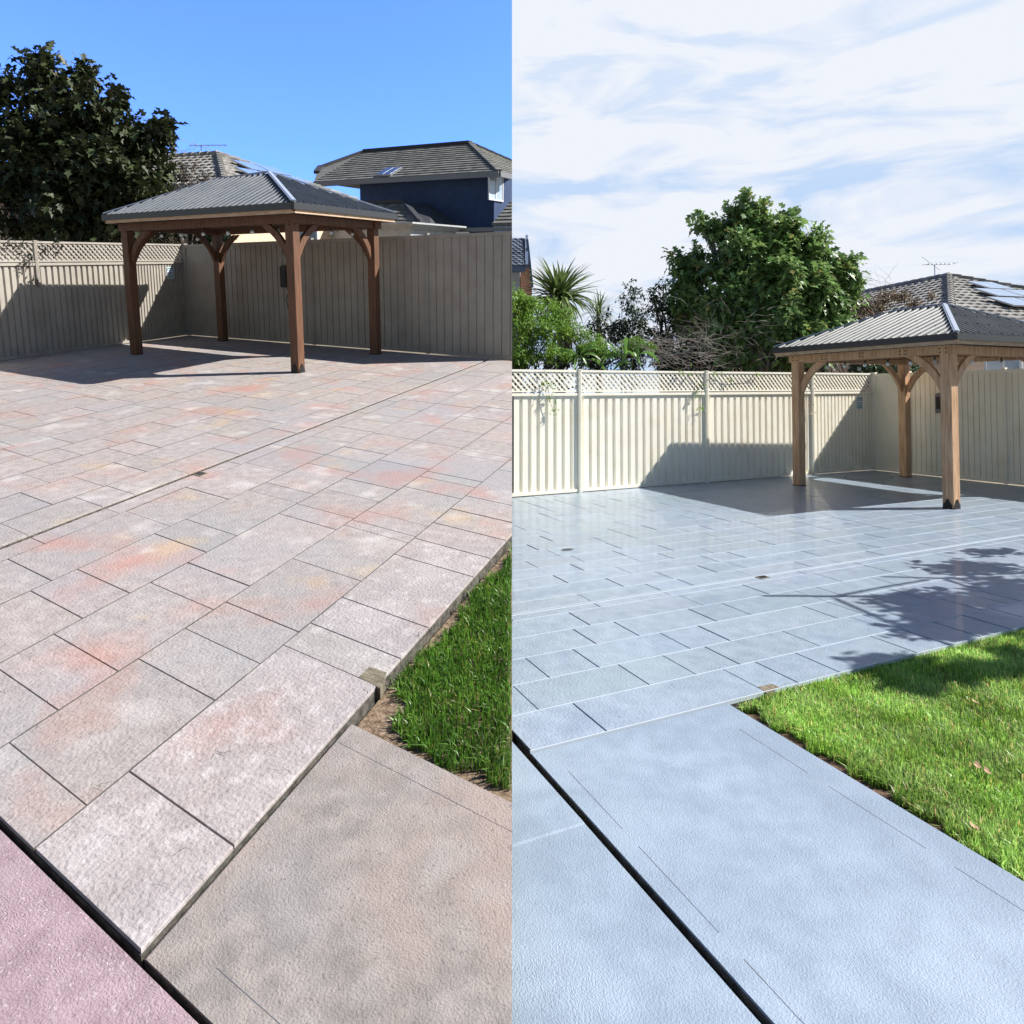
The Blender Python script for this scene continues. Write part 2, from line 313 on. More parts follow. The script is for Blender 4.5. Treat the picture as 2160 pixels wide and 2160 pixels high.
def fill_row(x0, x1, known):
    ys = sorted(known)
    out = [Y0]+[y for y in ys if y-Y0 > .06]
    lim = Y1
    full = [out[0]]
    for y in out[1:]+[None]:
        if y is None: break
        while y-full[-1] > .95: full.append(full[-1]+rng.choice([.27, .40, .54, .54, .67]))
        if y-full[-1] < .07: full[-1] = y
        else: full.append(y)
    while full[-1] < lim-.3: full.append(full[-1]+rng.choice([.14, .27, .27, .40, .54, .54, .67]))
    full[-1] = lim
    for a, b in zip(full, full[1:]): LAY.append((x0, x1, a, b))
for rows in (ROWS, RIGHT):
    for a, b in zip(rows, rows[1:]):
        ks = []
        for k, v in KNOWN.items():
            if abs(k-a) < .001: ks = v
        if a < 6.4 and not any(abs(y+6.745) < .1 for y in ks) and rng.random() < .6: ks = ks+[-6.745]
        fill_row(a, b, ks)
def paving(h):
    mb = MB(); g = .0021; be = .0014; rg = random.Random(9)
    quads = []; tints = []
    for (x0, x1, y0, y1) in LAY:
        if h == 'R' and x0 > 8.6: continue
        t = rg.uniform(.95, 1.05)
        tint = (t*rg.uniform(.98, 1.03), t, t*rg.uniform(.97, 1.02))
        gg = g*rg.choice([.6, .9, 1.1, 1.7])*(1.35 if h == 'R' else 1)
        o = [(x0+g*.6, y0+gg), (x1-g*.6, y0+gg), (x1-g*.6, y1-gg), (x0+g*.6, y1-gg)]
        i = [(x0+g*.6+be, y0+gg+be), (x1-g*.6-be, y0+gg+be), (x1-g*.6-be, y1-gg-be), (x0+g*.6+be, y1-gg-be)]
        # the top is a small grid so that it can be a little uneven
        quads.append((o, i)); tints.append(tint)
    O = G(h, [p for q in quads for p in q[0]]); I = G(h, [p for q in quads for p in q[1]])
    rz = random.Random(3)
    for k, t in enumerate(tints):
        dz = rz.uniform(-.0015, .0015)
        b = [(*O[4*k+j], -.02) for j in range(4)]; m = [(*O[4*k+j], -.0028+dz) for j in range(4)]; tp = [(*I[4*k+j], dz) for j in range(4)]
        wi = 5 if h == 'L' and LAY[k][0] > 8.1 and LAY[k][2] < -7.0 else 0
        mb.add(b+m+tp, [(0, 1, 5, 4), (1, 2, 6, 5), (2, 3, 7, 6), (3, 0, 4, 7), (4, 5, 9, 8), (5, 6, 10, 9), (6, 7, 11, 10), (7, 4, 8, 11), (8, 9, 10, 11)], wi, t)
    base = 3
    for (xa, xb) in ((0.0, 6.398), (6.442, 8.5965)):   # the two slabs: joint bed and mossy edge
        q = G(h, [(xa, Y0), (xb, Y0), (xb, Y1+.05), (xa, Y1+.05)])
        mb.prism([(*p, -.13) for p in q], [(*p, -.0125) for p in q], 1); mb.m[-4:] = [4]*4
    q = G(h, [(6.39, Y0), (6.45, Y0), (6.45, Y1), (6.39, Y1)]); mb.prism([(*p, -.12) for p in q], [(*p, -.03) for p in q], 2)
    if h == 'L':                                      # dirt packed into the long joints
        for x in ROWS[1:-1]+RIGHT[1:-1]:
            y = Y0; rr_ = random.Random(int(x*100))
            while y < Y1-.4:
                y2 = min(Y1, y+rr_.uniform(.2, .5)); w = rr_.uniform(.0014, .0030)
                q = G(h, [(x-w, y), (x+w, y), (x+w, y2), (x-w, y2)]); mb.prism([(*p, -.02) for p in q], [(*p, .0009) for p in q], 1); y = y2
    if h == 'R':                                      # painted sun glint along the long joints, as raised pale strips
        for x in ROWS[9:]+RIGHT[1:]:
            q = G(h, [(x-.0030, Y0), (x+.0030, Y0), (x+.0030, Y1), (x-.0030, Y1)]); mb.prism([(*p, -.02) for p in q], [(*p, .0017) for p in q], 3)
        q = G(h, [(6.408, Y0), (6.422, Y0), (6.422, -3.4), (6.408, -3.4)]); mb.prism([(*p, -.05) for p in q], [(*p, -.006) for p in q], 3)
    o = build(mb, 'patterned_paving', ['tile'+h, 'grout', 'groove', 'glintR', 'slabedge', 'tileW'], h=h); st(o)
    # filler strip against the joint so that the slab edge reads rounded
    mb = MB()
    def edge(p, q2, r1=.012, mi=0):
        a, b = G(h, [p, q2]); mb.tube([(*a, -r1), (*b, -r1)], r1, 8, mi)
    return o
def ring(h, pts, z0, z1): 
    q = G(h, pts); return [(*p, z0) for p in q], [(*p, z1) for p in q]
def slab(name, h, pts, z, m, th=.1, bev=.006):
    mb = MB(); q = G(h, pts); c = q.mean(0); n = len(q)
    inn = q+(c-q)/np.linalg.norm(c-q, axis=1)[:, None]*bev*1.4
    a = [(*p, z-th) for p in q]; b = [(*p, z-bev) for p in q]; t = [(*p, z) for p in inn]
    mb.add(a+b+t, [(i, (i+1) % n, n+(i+1) % n, n+i) for i in range(n)]+[(n+i, n+(i+1) % n, 2*n+(i+1) % n, 2*n+i) for i in range(n)]+[tuple(range(2*n, 3*n))])
    mb.m = [1]*n+[0]*(n+1)
    return st(build(mb, name, [m, 'slabedge'], h=h))
for h in 'LR':
    paving(h)
    if h == 'L':
        slab('concrete_path', h, [(8.606, -9.235), (16, -9.235), (16, -8.325), (8.608, -8.30)], -.009, 'pathL')
        slab('pink_path', h, [(-3, -13), (16, -13), (16, -9.256), (-3, -9.250)], -.004, 'pinkL')
    else:
        slab('concrete_path', h, [(8.603, -9.238), (16, -9.270), (16, -8.39), (8.606, -8.305)], -.003, 'pathR')
        slab('lower_path', h, [(9.264, -13), (16, -13), (16, -9.288), (9.264, -9.259)], -.008, 'pathR')
        slab('side_path', h, [(-3, -13), (9.262, -13), (9.262, -9.259), (-3, -9.252)], -.008, 'pathR')
    # trowelled border lines scribed into the path
    mb = MB()
    for a, b in ([((8.62, -8.40), (12, -8.40)), ((8.75, -9.15), (12, -9.16))] if h == 'L' else [((8.9, -8.42), (12, -8.46)), ((8.86, -9.17), (12, -9.21))]):
        n = 24
        for i in range(n):
            if random.Random(i*7+3).random() < .12: continue
            p = np.array(a)+(np.array(b)-a)*(i/n); q2 = np.array(a)+(np.array(b)-a)*((i+1)/n)
            w = random.Random(i).uniform(.0004, .0009); qq = G(h, [p+(0, -w), q2+(0, -w), q2+(0, w), p+(0, w)]); z = -.009 if h == 'L' else -.003
            mb.prism([(*x, z-.004) for x in qq], [(*x, z+.0008) for x in qq])
    o = st(build(mb, 'path_border_line', 'scribe', h=h))
    # ground under everything, a thick body of earth
    mb = MB(); c = G(h, (6, -6))[0]; q = [c+np.array(p)*1. for p in ((-150, -60), (150, -60), (150, 150), (-150, 150))]
    mb.prism([(*p, -3.2) for p in q], [(*p, -.14) for p in q]); st(build(mb, 'ground', 'earth', h=h))
    # lawn bed
    zb = -.05
    q = G(h, [(8.608, -8.31), (16, -8.36), (16, -1), (8.608, -1)]); mb = MB(); mb.prism([(*p, -.13) for p in q], [(*p, zb) for p in q]); st(build(mb, 'soil', 'mulch' if h == 'L' else 'soil', h=h))

# ------------------------------------------------------------------ lawns
def lawn(h, n, pts_fn, mname, label):
    rs = np.random.RandomState(5 if h == 'L' else 6)
    P = pts_fn(rs, n); n = len(P); g = G(h, P)
    a = rs.uniform(0, 2*np.pi, n); hgt = rs.uniform(.028, .066, n)*(1.0 if h == 'R' else .95); lean = rs.normal(0, .45, n); w = rs.uniform(.0017, .0032, n)
    d = np.c_[np.cos(a), np.sin(a)]; s = np.c_[-np.sin(a), np.cos(a)]
    # tufts lean together
    cl = np.sin(g[:, 0]*23+np.sin(g[:, 1]*17)*2)+np.cos(g[:, 1]*29); a2 = cl*1.7; d = d*.6+np.c_[np.cos(a2), np.sin(a2)]*.6
    z0 = -.05
    base = np.c_[g, np.full(n, z0)]
    mid = base.copy(); mid[:, :2] += d*(lean*hgt*.35)[:, None]; mid[:, 2] += hgt*.6
    tip = base.copy(); tip[:, :2] += d*(lean*hgt*1.25)[:, None]; tip[:, 2] += hgt*(1-.28*np.abs(lean))
    S3 = np.c_[s, np.zeros(n)]*w[:, None]
    V = np.stack([base-S3, base+S3, mid+S3*.85, mid-S3*.85, tip], 1).reshape(-1, 3)
    i = np.arange(n)*5
    F4 = np.c_[i, i+1, i+2, i+3]; F3 = np.c_[i+3, i+2, i+4]
    me = bpy.data.meshes.new('grass'); me.vertices.add(5*n); me.vertices.foreach_set('co', V.ravel())
    loops = np.concatenate([F4.ravel(), F3.ravel()]); me.loops.add(len(loops)); me.loops.foreach_set('vertex_index', loops.astype(np.int32))
    me.polygons.add(2*n); me.polygons.foreach_set('loop_start', np.r_[np.arange(n)*4, 4*n+np.arange(n)*3].astype(np.int32))
    me.update(calc_edges=True)
    ca = me.color_attributes.new('tint', 'FLOAT_COLOR', 'POINT'); t = rs.uniform(.4, 1.5, n)*(1+.25*np.sin(g[:, 0]*5+np.sin(g[:, 1]*4)*2)*np.sin(g[:, 1]*6))
    yl = rs.uniform(0, 1, n) > .93
    col = np.ones((n, 5, 4)); col[:, :, :3] = t[:, None, None]; col[yl, :, 0] *= 2.2; col[yl, :, 2] *= 2.0; ca.data.foreach_set('color', col.ravel())
    o = finish('grass', me, [mname], None, h, (0, 0, 0)); tag(o, label, 'grass', kind='stuff'); return o
def ptsL(rs, n):
    x = 8.62+rs.power(1, n)*1.15; y = rs.uniform(-8.27, -5.9, n)
    edge = 8.635+.02*np.sin(y*9)+.015*np.sin(y*31)
    by = -8.245+.025*np.sin(x*21)+.02*np.sin(x*47)
    k = (x > edge+np.where(y < -8.05, .06, 0)) & (y > by) & ((x-8.6)+(y+8.3) > .16); return np.c_[x, y][k]
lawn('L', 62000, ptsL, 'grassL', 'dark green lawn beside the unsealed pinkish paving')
def ptsR(rs, n):
    x = 8.56+(rs.uniform(0, 1, n)**1.0)*2.6; y = -8.33+rs.uniform(0, 1, n)**1.25*3.6
    edge = 8.60-.06*np.clip((y+8.2)/1, 0, 1)+.02*np.sin(y*9)
    by = -8.235+.02*np.sin(x*21)+.015*np.sin(x*47)-np.clip((x-9.6)*.1, 0, .07)
    k = (x > edge) & (y > by) & ((x-8.56)+(y+8.33) > .12); return np.c_[x, y][k]
lawn('R', 190000, ptsR, 'grassR', 'bright green lawn beside the bluish sealed paving')

# ------------------------------------------------------------------ small fittings in the ground
def plate(h, pts, z, name, m, label, cat, th=.02, group=None):
    mb = MB(); a, b = ring(h, pts, z-th, z); mb.prism(a, b); return tag(build(mb, name, m, h=h, origin=b[0]), label, cat, group)
for h, w in (('L', 'black joint in the pinkish paving'), ('R', 'pale joint in the bluish paving')):
    org = (*G(h, (6.46, -6.70))[0], 0)
    t = thing('drain_outlet', 'small brown square drain grate set in the ' + w, 'drain', h, org)
    mb = MB(); a, b = ring(h, [(6.425, -6.745), (6.51, -6.745), (6.51, -6.66), (6.425, -6.66)], -.03, .003); mb.prism(a, b); build(mb, 'frame', 'timber', t)
    mb = MB()
    for i in range(5):
        x = 6.437+i*.0145; a, b = ring(h, [(x, -6.735), (x+.006, -6.735), (x+.006, -6.67), (x, -6.67)], 0, .006); mb.prism(a, b)
    build(mb, 'grille', 'black', t)
    mb = MB(); a, b = ring(h, [(8.52, -8.078), (8.612, -8.088), (8.59, -7.99), (8.522, -7.997)], -.09, .001); mb.prism(a, b)
    tag(build(mb, 'timber_block', 'timber', h=h, origin=a[0]), 'weathered timber block let into the %s slab edge by the lawn corner' % ('pinkish' if h == 'L' else 'bluish'), 'timber block')
def disc(h, c, r, z0, z1, n=28): 
    return ring(h, [(c[0]+r*math.cos(2*math.pi*k/n), c[1]+r*math.sin(2*math.pi*k/n)) for k in range(n)], z0, z1)
org = (*G('R', (4.39, -7.53))[0], 0); t = thing('drain_cover', 'small round slotted drain cover in the bluish paving, left of the grate', 'drain cover', 'R', org)
mb = MB(); a, b = disc('R', (4.39, -7.53), .06, -.02, .004); mb.prism(a, b); build(mb, 'rim', 'metal', t)
mb = MB()
for i in range(-3, 4):
    w = .05*math.sqrt(max(.05, 1-(i/3.6)**2)); a, b = ring('R', [(4.39-w, -7.533+i*.014), (4.39+w, -7.533+i*.014), (4.39+w, -7.528+i*.014), (4.39-w, -7.528+i*.014)], 0, .0055); mb.prism(a, b)
build(mb, 'slots', 'black', t)
for h, c, r, lab in (('R', (1.05, -.98), .42, 'large round manhole cover under the gazebo on bluish paving'), ('L', (4.38, -3.615), .05, 'small round inspection cap in the pinkish paving before the gazebo')):
    mb = MB(); n = 40
    a, b = disc(h, c, r, -.01, .0045, n); a2, b2 = disc(h, c, r*.94, -.01, .0045, n)
    mb.add(b+b2, [(i, (i+1) % n, n+(i+1) % n, n+i) for i in range(n)])
    a3, b3 = disc(h, c, r*.93, -.01, .003, n); mb.prism(a3, b3, 1)
    tag(build(mb, 'manhole_cover', ['black', 'tile'+h], h=h, origin=b3[0]), lab, 'cover')

# ------------------------------------------------------------------ fences
def lerp(a, b, t): return np.asarray(a)+(np.asarray(b)-np.asarray(a))*t
def fence(h, pts, lattice, nper, label):
    """pts: list of (foot xyz with height) for posts."""
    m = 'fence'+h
    feet = [np.array([p[0], p[1], 0.]) for p in pts]; hs = [p[2] for p in pts]
    t = thing('steel_fence', label, 'fence', h, feet[0])
    cam2 = POSE[h][:2]*K
    for i in range(len(feet)-1):
        a, b = feet[i], feet[i+1]; ha, hb = hs[i], hs[i+1]; d = b-a; L = np.linalg.norm(d); d /= L
        nrm = np.array([-d[1], d[0], 0.]);
        if nrm[:2] @ (cam2-a[:2]) < 0: nrm = -nrm
        hp = .80 if lattice else .975
        # ribbed sheet
        mb = MB(); prof = []
        n = nper; per = (L-.06)/n
        for k in range(n):
            x = .03+k*per
            if lattice: prof += [(x, .0), (x+per*.60, .0), (x+per*.70, -.03), (x+per*.90, -.03)]
            else: prof += [(x, 0.), (x+per*.84, 0.), (x+per*.88, -.018), (x+per*.96, -.018)]
        prof.append((L-.03, 0))
        vs = []
        for x, o in prof:
            p = a+d*x+nrm*o; hh = ha+(hb-ha)*x/L
            vs += [p+(0, 0, .05), p+(0, 0, hh*hp)]
        k2 = len(vs); vs += [v-nrm*.004 for v in vs]
        fs = [(2*j, 2*j+2, 2*j+3, 2*j+1) for j in range(len(prof)-1)]+[(k2+2*j+1, k2+2*j+3, k2+2*j+2, k2+2*j) for j in range(len(prof)-1)]
        mb.add(vs, fs); build(mb, 'panel', m, t)
        mb = MB(); mb.bar(a+d*.03+(0, 0, .035), b-d*.03+(0, 0, .035), .045, .05); build(mb, 'bottom_rail', m, t)
        za, zb = ha*hp, hb*hp
        mb = MB(); mb.bar(a+d*.03+(0, 0, za), b-d*.03+(0, 0, zb), .05, .045)
        if lattice:
            mb.bar(a+d*.03+(0, 0, za+.052), b-d*.03+(0, 0, zb+.052), .038, .028)
            build(mb, 'mid_rail', m, t)
            mb = MB(); mb.bar(a+d*.03+(0, 0, ha-.02), b-d*.03+(0, 0, hb-.02), .045, .035); build(mb, 'top_rail', m, t)
            mb = MB(); lo, hi = za+.06, ha-.035; H = hi-lo; pitch = .102; nn_ = int((L-.06+H)/pitch)+1; sl = (hb-ha)/L
            for sgn, off in ((1, .006), (-1, -.006)):
                for k in range(nn_):
                    x0 = .03+k*pitch-H*(1 if sgn == 1 else 0); x1 = x0+H*(1 if sgn == 1 else 1)
                    xs, xe = (x0, x0+H)
                    y0_, y1_ = (0, H) if sgn == 1 else (H, 0)
                    lo_x, hi_x = .03, L-.03
                    t0 = max(0, (lo_x-xs)/H); t1 = min(1, (hi_x-xs)/H)
                    if t1-t0 < .08: continue
                    pa = a+d*(xs+H*t0)+nrm*off+(0, 0, lo+y0_+(y1_-y0_)*t0+sl*(xs+H*t0)); pb = a+d*(xs+H*t1)+nrm*off+(0, 0, lo+y0_+(y1_-y0_)*t1+sl*(xs+H*t1))
                    mb.bar(pa, pb, .008, .034, up=np.cross(pb-pa, nrm))
            build(mb, 'lattice', m, t)
        else:
            mb.bar(a+d*.03+(0, 0, za+.028), b-d*.03+(0, 0, zb+.028), .06, .012); build(mb, 'top_rail', m, t)
    for i, p in enumerate(feet):
        d = feet[min(i+1, len(feet)-1)]-feet[max(i-1, 0)]; d /= np.linalg.norm(d); nrm = np.array([-d[1], d[0], 0.])
        mb = MB(); mb.box(p+(0, 0, hs[i]/2), d*.03, nrm*.036, (0, 0, hs[i]/2)); mb.box(p+(0, 0, hs[i]+.006), d*.036, nrm*.042, (0, 0, .006))
        for s in (-1, 1): mb.box(p+nrm*.0375*(1 if nrm[:2] @ (cam2-p[:2]) > 0 else -1)+d*s*.012+(0, 0, hs[i]/2), d*.003, nrm*.003, (0, 0, hs[i]/2-.01))
        build(mb, 'post', m, t)
    return t
FP = {}
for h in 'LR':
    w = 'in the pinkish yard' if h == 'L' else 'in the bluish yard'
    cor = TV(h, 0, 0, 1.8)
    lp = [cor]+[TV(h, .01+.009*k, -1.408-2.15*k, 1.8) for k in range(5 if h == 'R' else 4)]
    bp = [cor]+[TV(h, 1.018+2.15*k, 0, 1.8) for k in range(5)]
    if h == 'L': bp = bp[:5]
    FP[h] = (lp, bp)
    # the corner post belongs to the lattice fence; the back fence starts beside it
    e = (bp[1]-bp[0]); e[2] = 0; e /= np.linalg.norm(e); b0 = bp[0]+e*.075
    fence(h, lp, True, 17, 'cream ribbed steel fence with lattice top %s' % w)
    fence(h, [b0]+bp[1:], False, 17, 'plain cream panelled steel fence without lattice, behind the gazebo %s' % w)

# ------------------------------------------------------------------ gazebos
def brace_mb(c, dirv, z, L=.48, wid=.105, th=.055):
    """c: post face point at beam height, dirv: horizontal direction along the beam."""
    side = np.cross(dirv, (0, 0, 1)); mb = MB(); n = 9; A = []; B = []
    P0, P1, P2 = np.array([.0, -L]), np.array([.31*L, -.31*L]), np.array([L, 0.])
    for i in range(n+1):
        t = i/n; p = (1-t)**2*P0+2*t*(1-t)*P1+t*t*P2; tg = 2*(1-t)*(P1-P0)+2*t*(P2-P1); tg /= np.linalg.norm(tg); nr = np.array([tg[1], -tg[0]])
        A.append(p-nr*wid*.42); B.append(p+nr*wid*.58)
    A[0] = np.array([0, -L+.02]); B[0] = np.array([.0+.03, -L-.06]); A[-1] = np.array([L-.06, -.004]); B[-1] = np.array([L+.07, -.004])
    A = [np.array([max(a[0], .002), min(a[1], -.003)]) for a in A]; B = [np.array([max(b[0], .002), min(b[1], -.003)]) for b in B]
    ring_ = A+B[::-1]
    f = lambda s: [c+dirv*p[0]+side*s*th/2+np.array([0, 0, z+p[1]]) for p in ring_]
    lo, hi = f(-1), f(1); m = len(ring_); vs = lo+hi
    fs = [(i, i+1, m-2-i, m-1-i) for i in range(n)]+[(m+m-1-i, m+m-2-i, m+i+1, m+i) for i in range(n)]+[(i, m+i, m+(i+1) % m, (i+1) % m) for i in range(m)]
    mb.add(vs, fs); return mb
def gazebo(h, label):
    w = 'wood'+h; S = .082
    c = {k: TV(h, x, y, 1.90) for k, (x, y) in dict(A=(1.297, -2.63), B=(4.585, -2.69), C=(4.63, -.50), D=(1.34, -.43)).items()}
    hp = np.mean([v[2] for v in c.values()])
    hps = {k: hp*.35+v[2]*.65 for k, v in c.items()}
    P = {k: np.array([v[0], v[1], 0]) for k, v in c.items()}
    def axes(k):
        u = {'A': P['B']-P['A'], 'B': P['B']-P['A'], 'C': P['C']-P['D'], 'D': P['C']-P['D']}[k]; v = {'A': P['D']-P['A'], 'D': P['D']-P['A'], 'B': P['C']-P['B'], 'C': P['C']-P['B']}[k]
        return u/np.linalg.norm(u), v/np.linalg.norm(v)
    t = thing('gazebo', label, 'gazebo', h, P['B'])
    for k in 'ABCD':
        u, v = axes(k); mb = MB(); z = hps[k]
        b = [P[k]+u*a*S+v*q*S for a, q in ((-1, -1), (1, -1), (1, 1), (-1, 1))]; bb = []
        for a, q in ((-1, -1), (1, -1), (1, 1), (-1, 1)):      # chamfered section
            e1 = P[k]+u*a*S*.9+v*q*S; e2 = P[k]+u*a*S+v*q*S*.9
            bb += [e1, e2] if a*q < 0 else [e2, e1]
        bb = [bb[i] for i in range(8)]
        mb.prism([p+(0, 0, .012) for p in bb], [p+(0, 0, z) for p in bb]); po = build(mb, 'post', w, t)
        mb = MB(); zz = .012
        mb.prism([p+(0, 0, 0) for p in b], [p+(0, 0, .014) for p in b])
        for side, nn_ in ((u, v), (v, u)):
            f = P[k]+side*(S+.003)
            prof = [(-.065, 0), (.065, 0), (.065, .06), (.048, .075), (.03, .10), (.018, .135), (-.018, .135), (-.03, .10), (-.048, .075), (-.065, .06)]
            if side is v: f = P[k]-side*(S+.003)
            q1 = [f+nn_*x+np.array([0, 0, z_]) for x, z_ in prof]; q2 = [p+side*(.006 if side is u else -.006) for p in q1]
            mb.prism(q1, q2); 
            for z_ in (.04, .10): mb.box(f+side*(.008 if side is u else -.008)+(0, 0, z_), nn_*.008, side*.004, (0, 0, .008))
        if k == 'B': build(mb, 'post_bracket', 'black', po)
        else:
            mb = MB(); mb.prism([p for p in b], [p+(0, 0, .014) for p in b]); build(mb, 'post_bracket', 'black', po)
    bh = .125*1.0
    def bt(k, out=0.): return P[k]+(0, 0, hps[k])
    for a, b2 in (('A', 'B'), ('D', 'C')):
        u = (P[b2]-P[a]); u /= np.linalg.norm(u); ex = .13
        mb = MB(); mb.bar(bt(a)-u*ex+(0, 0, bh/2+.002), bt(b2)+u*ex+(0, 0, bh/2+.002), S*2.05, bh); bm_ = build(mb, 'beam', w, t)
        n = np.cross(u, (0, 0, 1)); n = n if a == 'A' else -n
        Lb = np.linalg.norm(P[b2]-P[a])
        for s in (-.03, .07, .22*Lb, .25*Lb, .49*Lb, .51*Lb, .75*Lb, .78*Lb, Lb-.07, Lb+.03):
            for dz in (-.025, .03):
                mb = MB(); mb.box(bt(a)+u*s+n*(S*1.03)+(0, 0, bh/2+dz), u*.009, n*.006, (0, 0, .009)); build(mb, 'bolt', 'black', bm_)
    for a, b2 in (('B', 'C'), ('A', 'D')):
        u = (P[b2]-P[a]); u /= np.linalg.norm(u)
        mb = MB(); mb.bar(bt(a)+u*(S+.004)+(0, 0, bh/2+.002), bt(b2)-u*(S+.004)+(0, 0, bh/2+.002), S*1.9, bh*.97); build(mb, 'beam', w, t)
    for k, o1, o2 in (('A', 'B', 'D'), ('B', 'A', 'C'), ('C', 'D', 'B'), ('D', 'C', 'A')):
        for o in (o1, o2):
            d = P[o]-P[k]; L = np.linalg.norm(d); d /= L
            build(brace_mb(P[k]+d*(S+.001), d, hps[k]-.001), 'brace', w, t)
    # roof: eave corners stand out past the posts
    ov = .30*K
    E = {}
    for k, su, sv in (('A', -1, -1), ('B', 1, -1), ('C', 1, 1), ('D', -1, 1)):
        u, v = axes(k); E[k] = P[k]+u*su*ov*((.6 if h == 'L' else .78) if su < 0 else .95)+v*sv*ov*.92+np.array([0, 0, hps[k]+bh+.012])
    zr = TV(h, 3.566, -1.641, 2.624)[2]+.0; zr2 = TV(h, 2.5, -1.62, 2.624)[2]
    # timber fascia strip and gutter around the eave
    ks = 'ABCD'
    for i in range(4):
        a, b2 = E[ks[i]], E[ks[(i+1) % 4]]; d = b2-a; L = np.linalg.norm(d); d /= L; n = np.cross(d, (0, 0, 1)); n /= np.linalg.norm(n)
        mb = MB(); mb.bar(a+d*.03-n*.03+(0, 0, .012), b2-d*.03-n*.03+(0, 0, .012), .05, .05); build(mb, 'fascia', 'woodEdge', t)
        mb = MB(); mb.bar(a-d*(.022)+n*.002+(0, 0, .085), b2+d*(.022-.05)+n*.002+(0, 0, .085), .045, .095); build(mb, 'gutter', 'gutter', t)
    Z = .128; Ep = {k: E[k]+(0, 0, Z) for k in ks}
    cF = (Ep['B']+Ep['C'])/2; cL = (Ep['A']+Ep['D'])/2; ax = cF-cL; axl = np.linalg.norm(ax)
    rF = cF-ax*(1.35/ (3.29+.6)); rF = np.array([rF[0], rF[1], zr]); rL = cL+ax*(1.35/(3.29+.6)); rL = np.array([rL[0], rL[1], zr2])
    q = TV(h, 3.566, -1.641, 0.01); rF[:2] = q[:2]; q = TV(h, 2.47, -1.62, 0.01); rL[:2] = q[:2]
    mb = MB()
    faces = [(Ep['A'], Ep['B'], rF, rL), (Ep['B'], Ep['C'], rF, rF), (Ep['C'], Ep['D'], rL, rF), (Ep['D'], Ep['A'], rL, rL)]
    for (a, b2, c2, d2) in faces:
        pts = [a, b2, c2] if c2 is d2 else [a, b2, c2, d2]
        low = [p-(0, 0, .012) for p in pts]; nI = len(pts)
        mb.prism(low, pts)
        e = b2-a; L = np.linalg.norm(e); e /= L
        nrm = np.cross(b2-a, c2-a); nrm /= np.linalg.norm(nrm); up = np.cross(nrm, e)
        hgt = (c2-a) @ up; sc_, sd_ = (c2-a) @ e, (d2-a) @ e; hd = (d2-a) @ up
        n = int(L/.137); 
        for k in range(1, n):
            s = k*L/n
            # top limit on the polygon
            if s < sd_: tmax = hd*s/sd_
            elif s > sc_: tmax = hgt*(L-s)/(L-sc_)
            else: tmax = hd+(hgt-hd)*(s-sd_)/max(sc_-sd_, 1e-6)
            if tmax < .08: continue
            p0 = a+e*s+nrm*.001-up*.02; p1 = a+e*s+up*(tmax-.02)+nrm*.001
            wv = e*.019; w2 = e*.009; hh = nrm*.021
            mb.add([p0-wv, p0+wv, p0+w2+hh, p0-w2+hh, p1-wv, p1+wv, p1+w2+hh, p1-w2+hh], [(0, 1, 2, 3), (7, 6, 5, 4), (1, 5, 6, 2), (2, 6, 7, 3), (3, 7, 4, 0)])
            for tt in (.05, .42, .80, 1.2):
                if tt < tmax-.05 and k % 2 == 0: mb.box(a+e*(s+.0)+up*tt+nrm*.026, e*.008, up*.008, nrm*.006, 1)
    build(mb, 'roof_sheet', ['roof'+h, 'screw'], t)
    for a, b2 in ((Ep['A'], rL), (Ep['B'], rF), (Ep['C'], rF), (Ep['D'], rL), (rL, rF)):
        mb = MB(); mb.bar(a+(0, 0, .024), b2+(0, 0, .024), .075, .014); mb.bar(a+(0, 0, .034), b2+(0, 0, .034), .04, .014); build(mb, 'ridge_cap', 'cap', t)
    # rafters under the roof
    for k in 'ABCD':
        mb = MB(); r_ = rF if k in 'BC' else rL; mb.bar(E[k]+(0, 0, .06), r_-(0, 0, .12), .05, .10); build(mb, 'rafter', w, t)
    # string of lights hanging along the front beam and round the corner
    u, v = axes('A'); uB, vB = axes('B')
    t2 = thing('string_lights', 'string of clear bulbs hung under the front beam of the gazebo %s' % ('on the pinkish paving' if h == 'L' else 'on the bluish paving'), 'string lights', h, P['A']+(0, 0, hp))
    L1 = np.linalg.norm(P['B']-P['A']); L2 = np.linalg.norm(P['C']-P['B']); pts = []; 
    zt = lambda s: hps['A']+(hps['B']-hps['A'])*s/L1
    bul = [.20*L1, .33*L1, .47*L1, .62*L1, .76*L1, .90*L1]
    for s in np.linspace(.1, L1-.1, 26): pts.append(P['A']+u*s+v*(S+.03)+np.array([0, 0, zt(s)-.015-.015*abs(math.sin(s*4))]))
    bl = [P['A']+u*s+v*(S+.03)+np.array([0, 0, zt(s)-.03]) for s in bul]
    for s in np.linspace(.1, L2-.1, 16): pts.append(P['B']-uB*(S+.03)+vB*s+np.array([0, 0, hps['B']-.015]))
    bl += [P['B']-uB*(S+.03)+vB*s+np.array([0, 0, hps['B']-.03]) for s in (.25*L2, .5*L2, .78*L2)]
    bl.append(P['A']+u*.30*L1+v*(S+.5)+np.array([0, 0, hps['A']-.06]))
    mb = MB(); mb.tube(pts, .004, 5); mb.tube([pts[6]+v*.1, bl[-1]+(0, 0, .03)], .003, 5); build(mb, 'cable', 'black', t2)
    for p in bl:
        mb = MB(); mb.tube([p+(0, 0, .012), p-(0, 0, .035)], .014, 8); b_ = build(mb, 'bulb_holder', 'black', t2)
        mb = MB(); mb.tube([p-(0, 0, .034), p-(0, 0, .05), p-(0, 0, .07), p-(0, 0, .088), p-(0, 0, .097)], [.013, .026, .031, .022, .004], 10); build(mb, 'bulb', 'glass', b_, smooth=True)
    return P
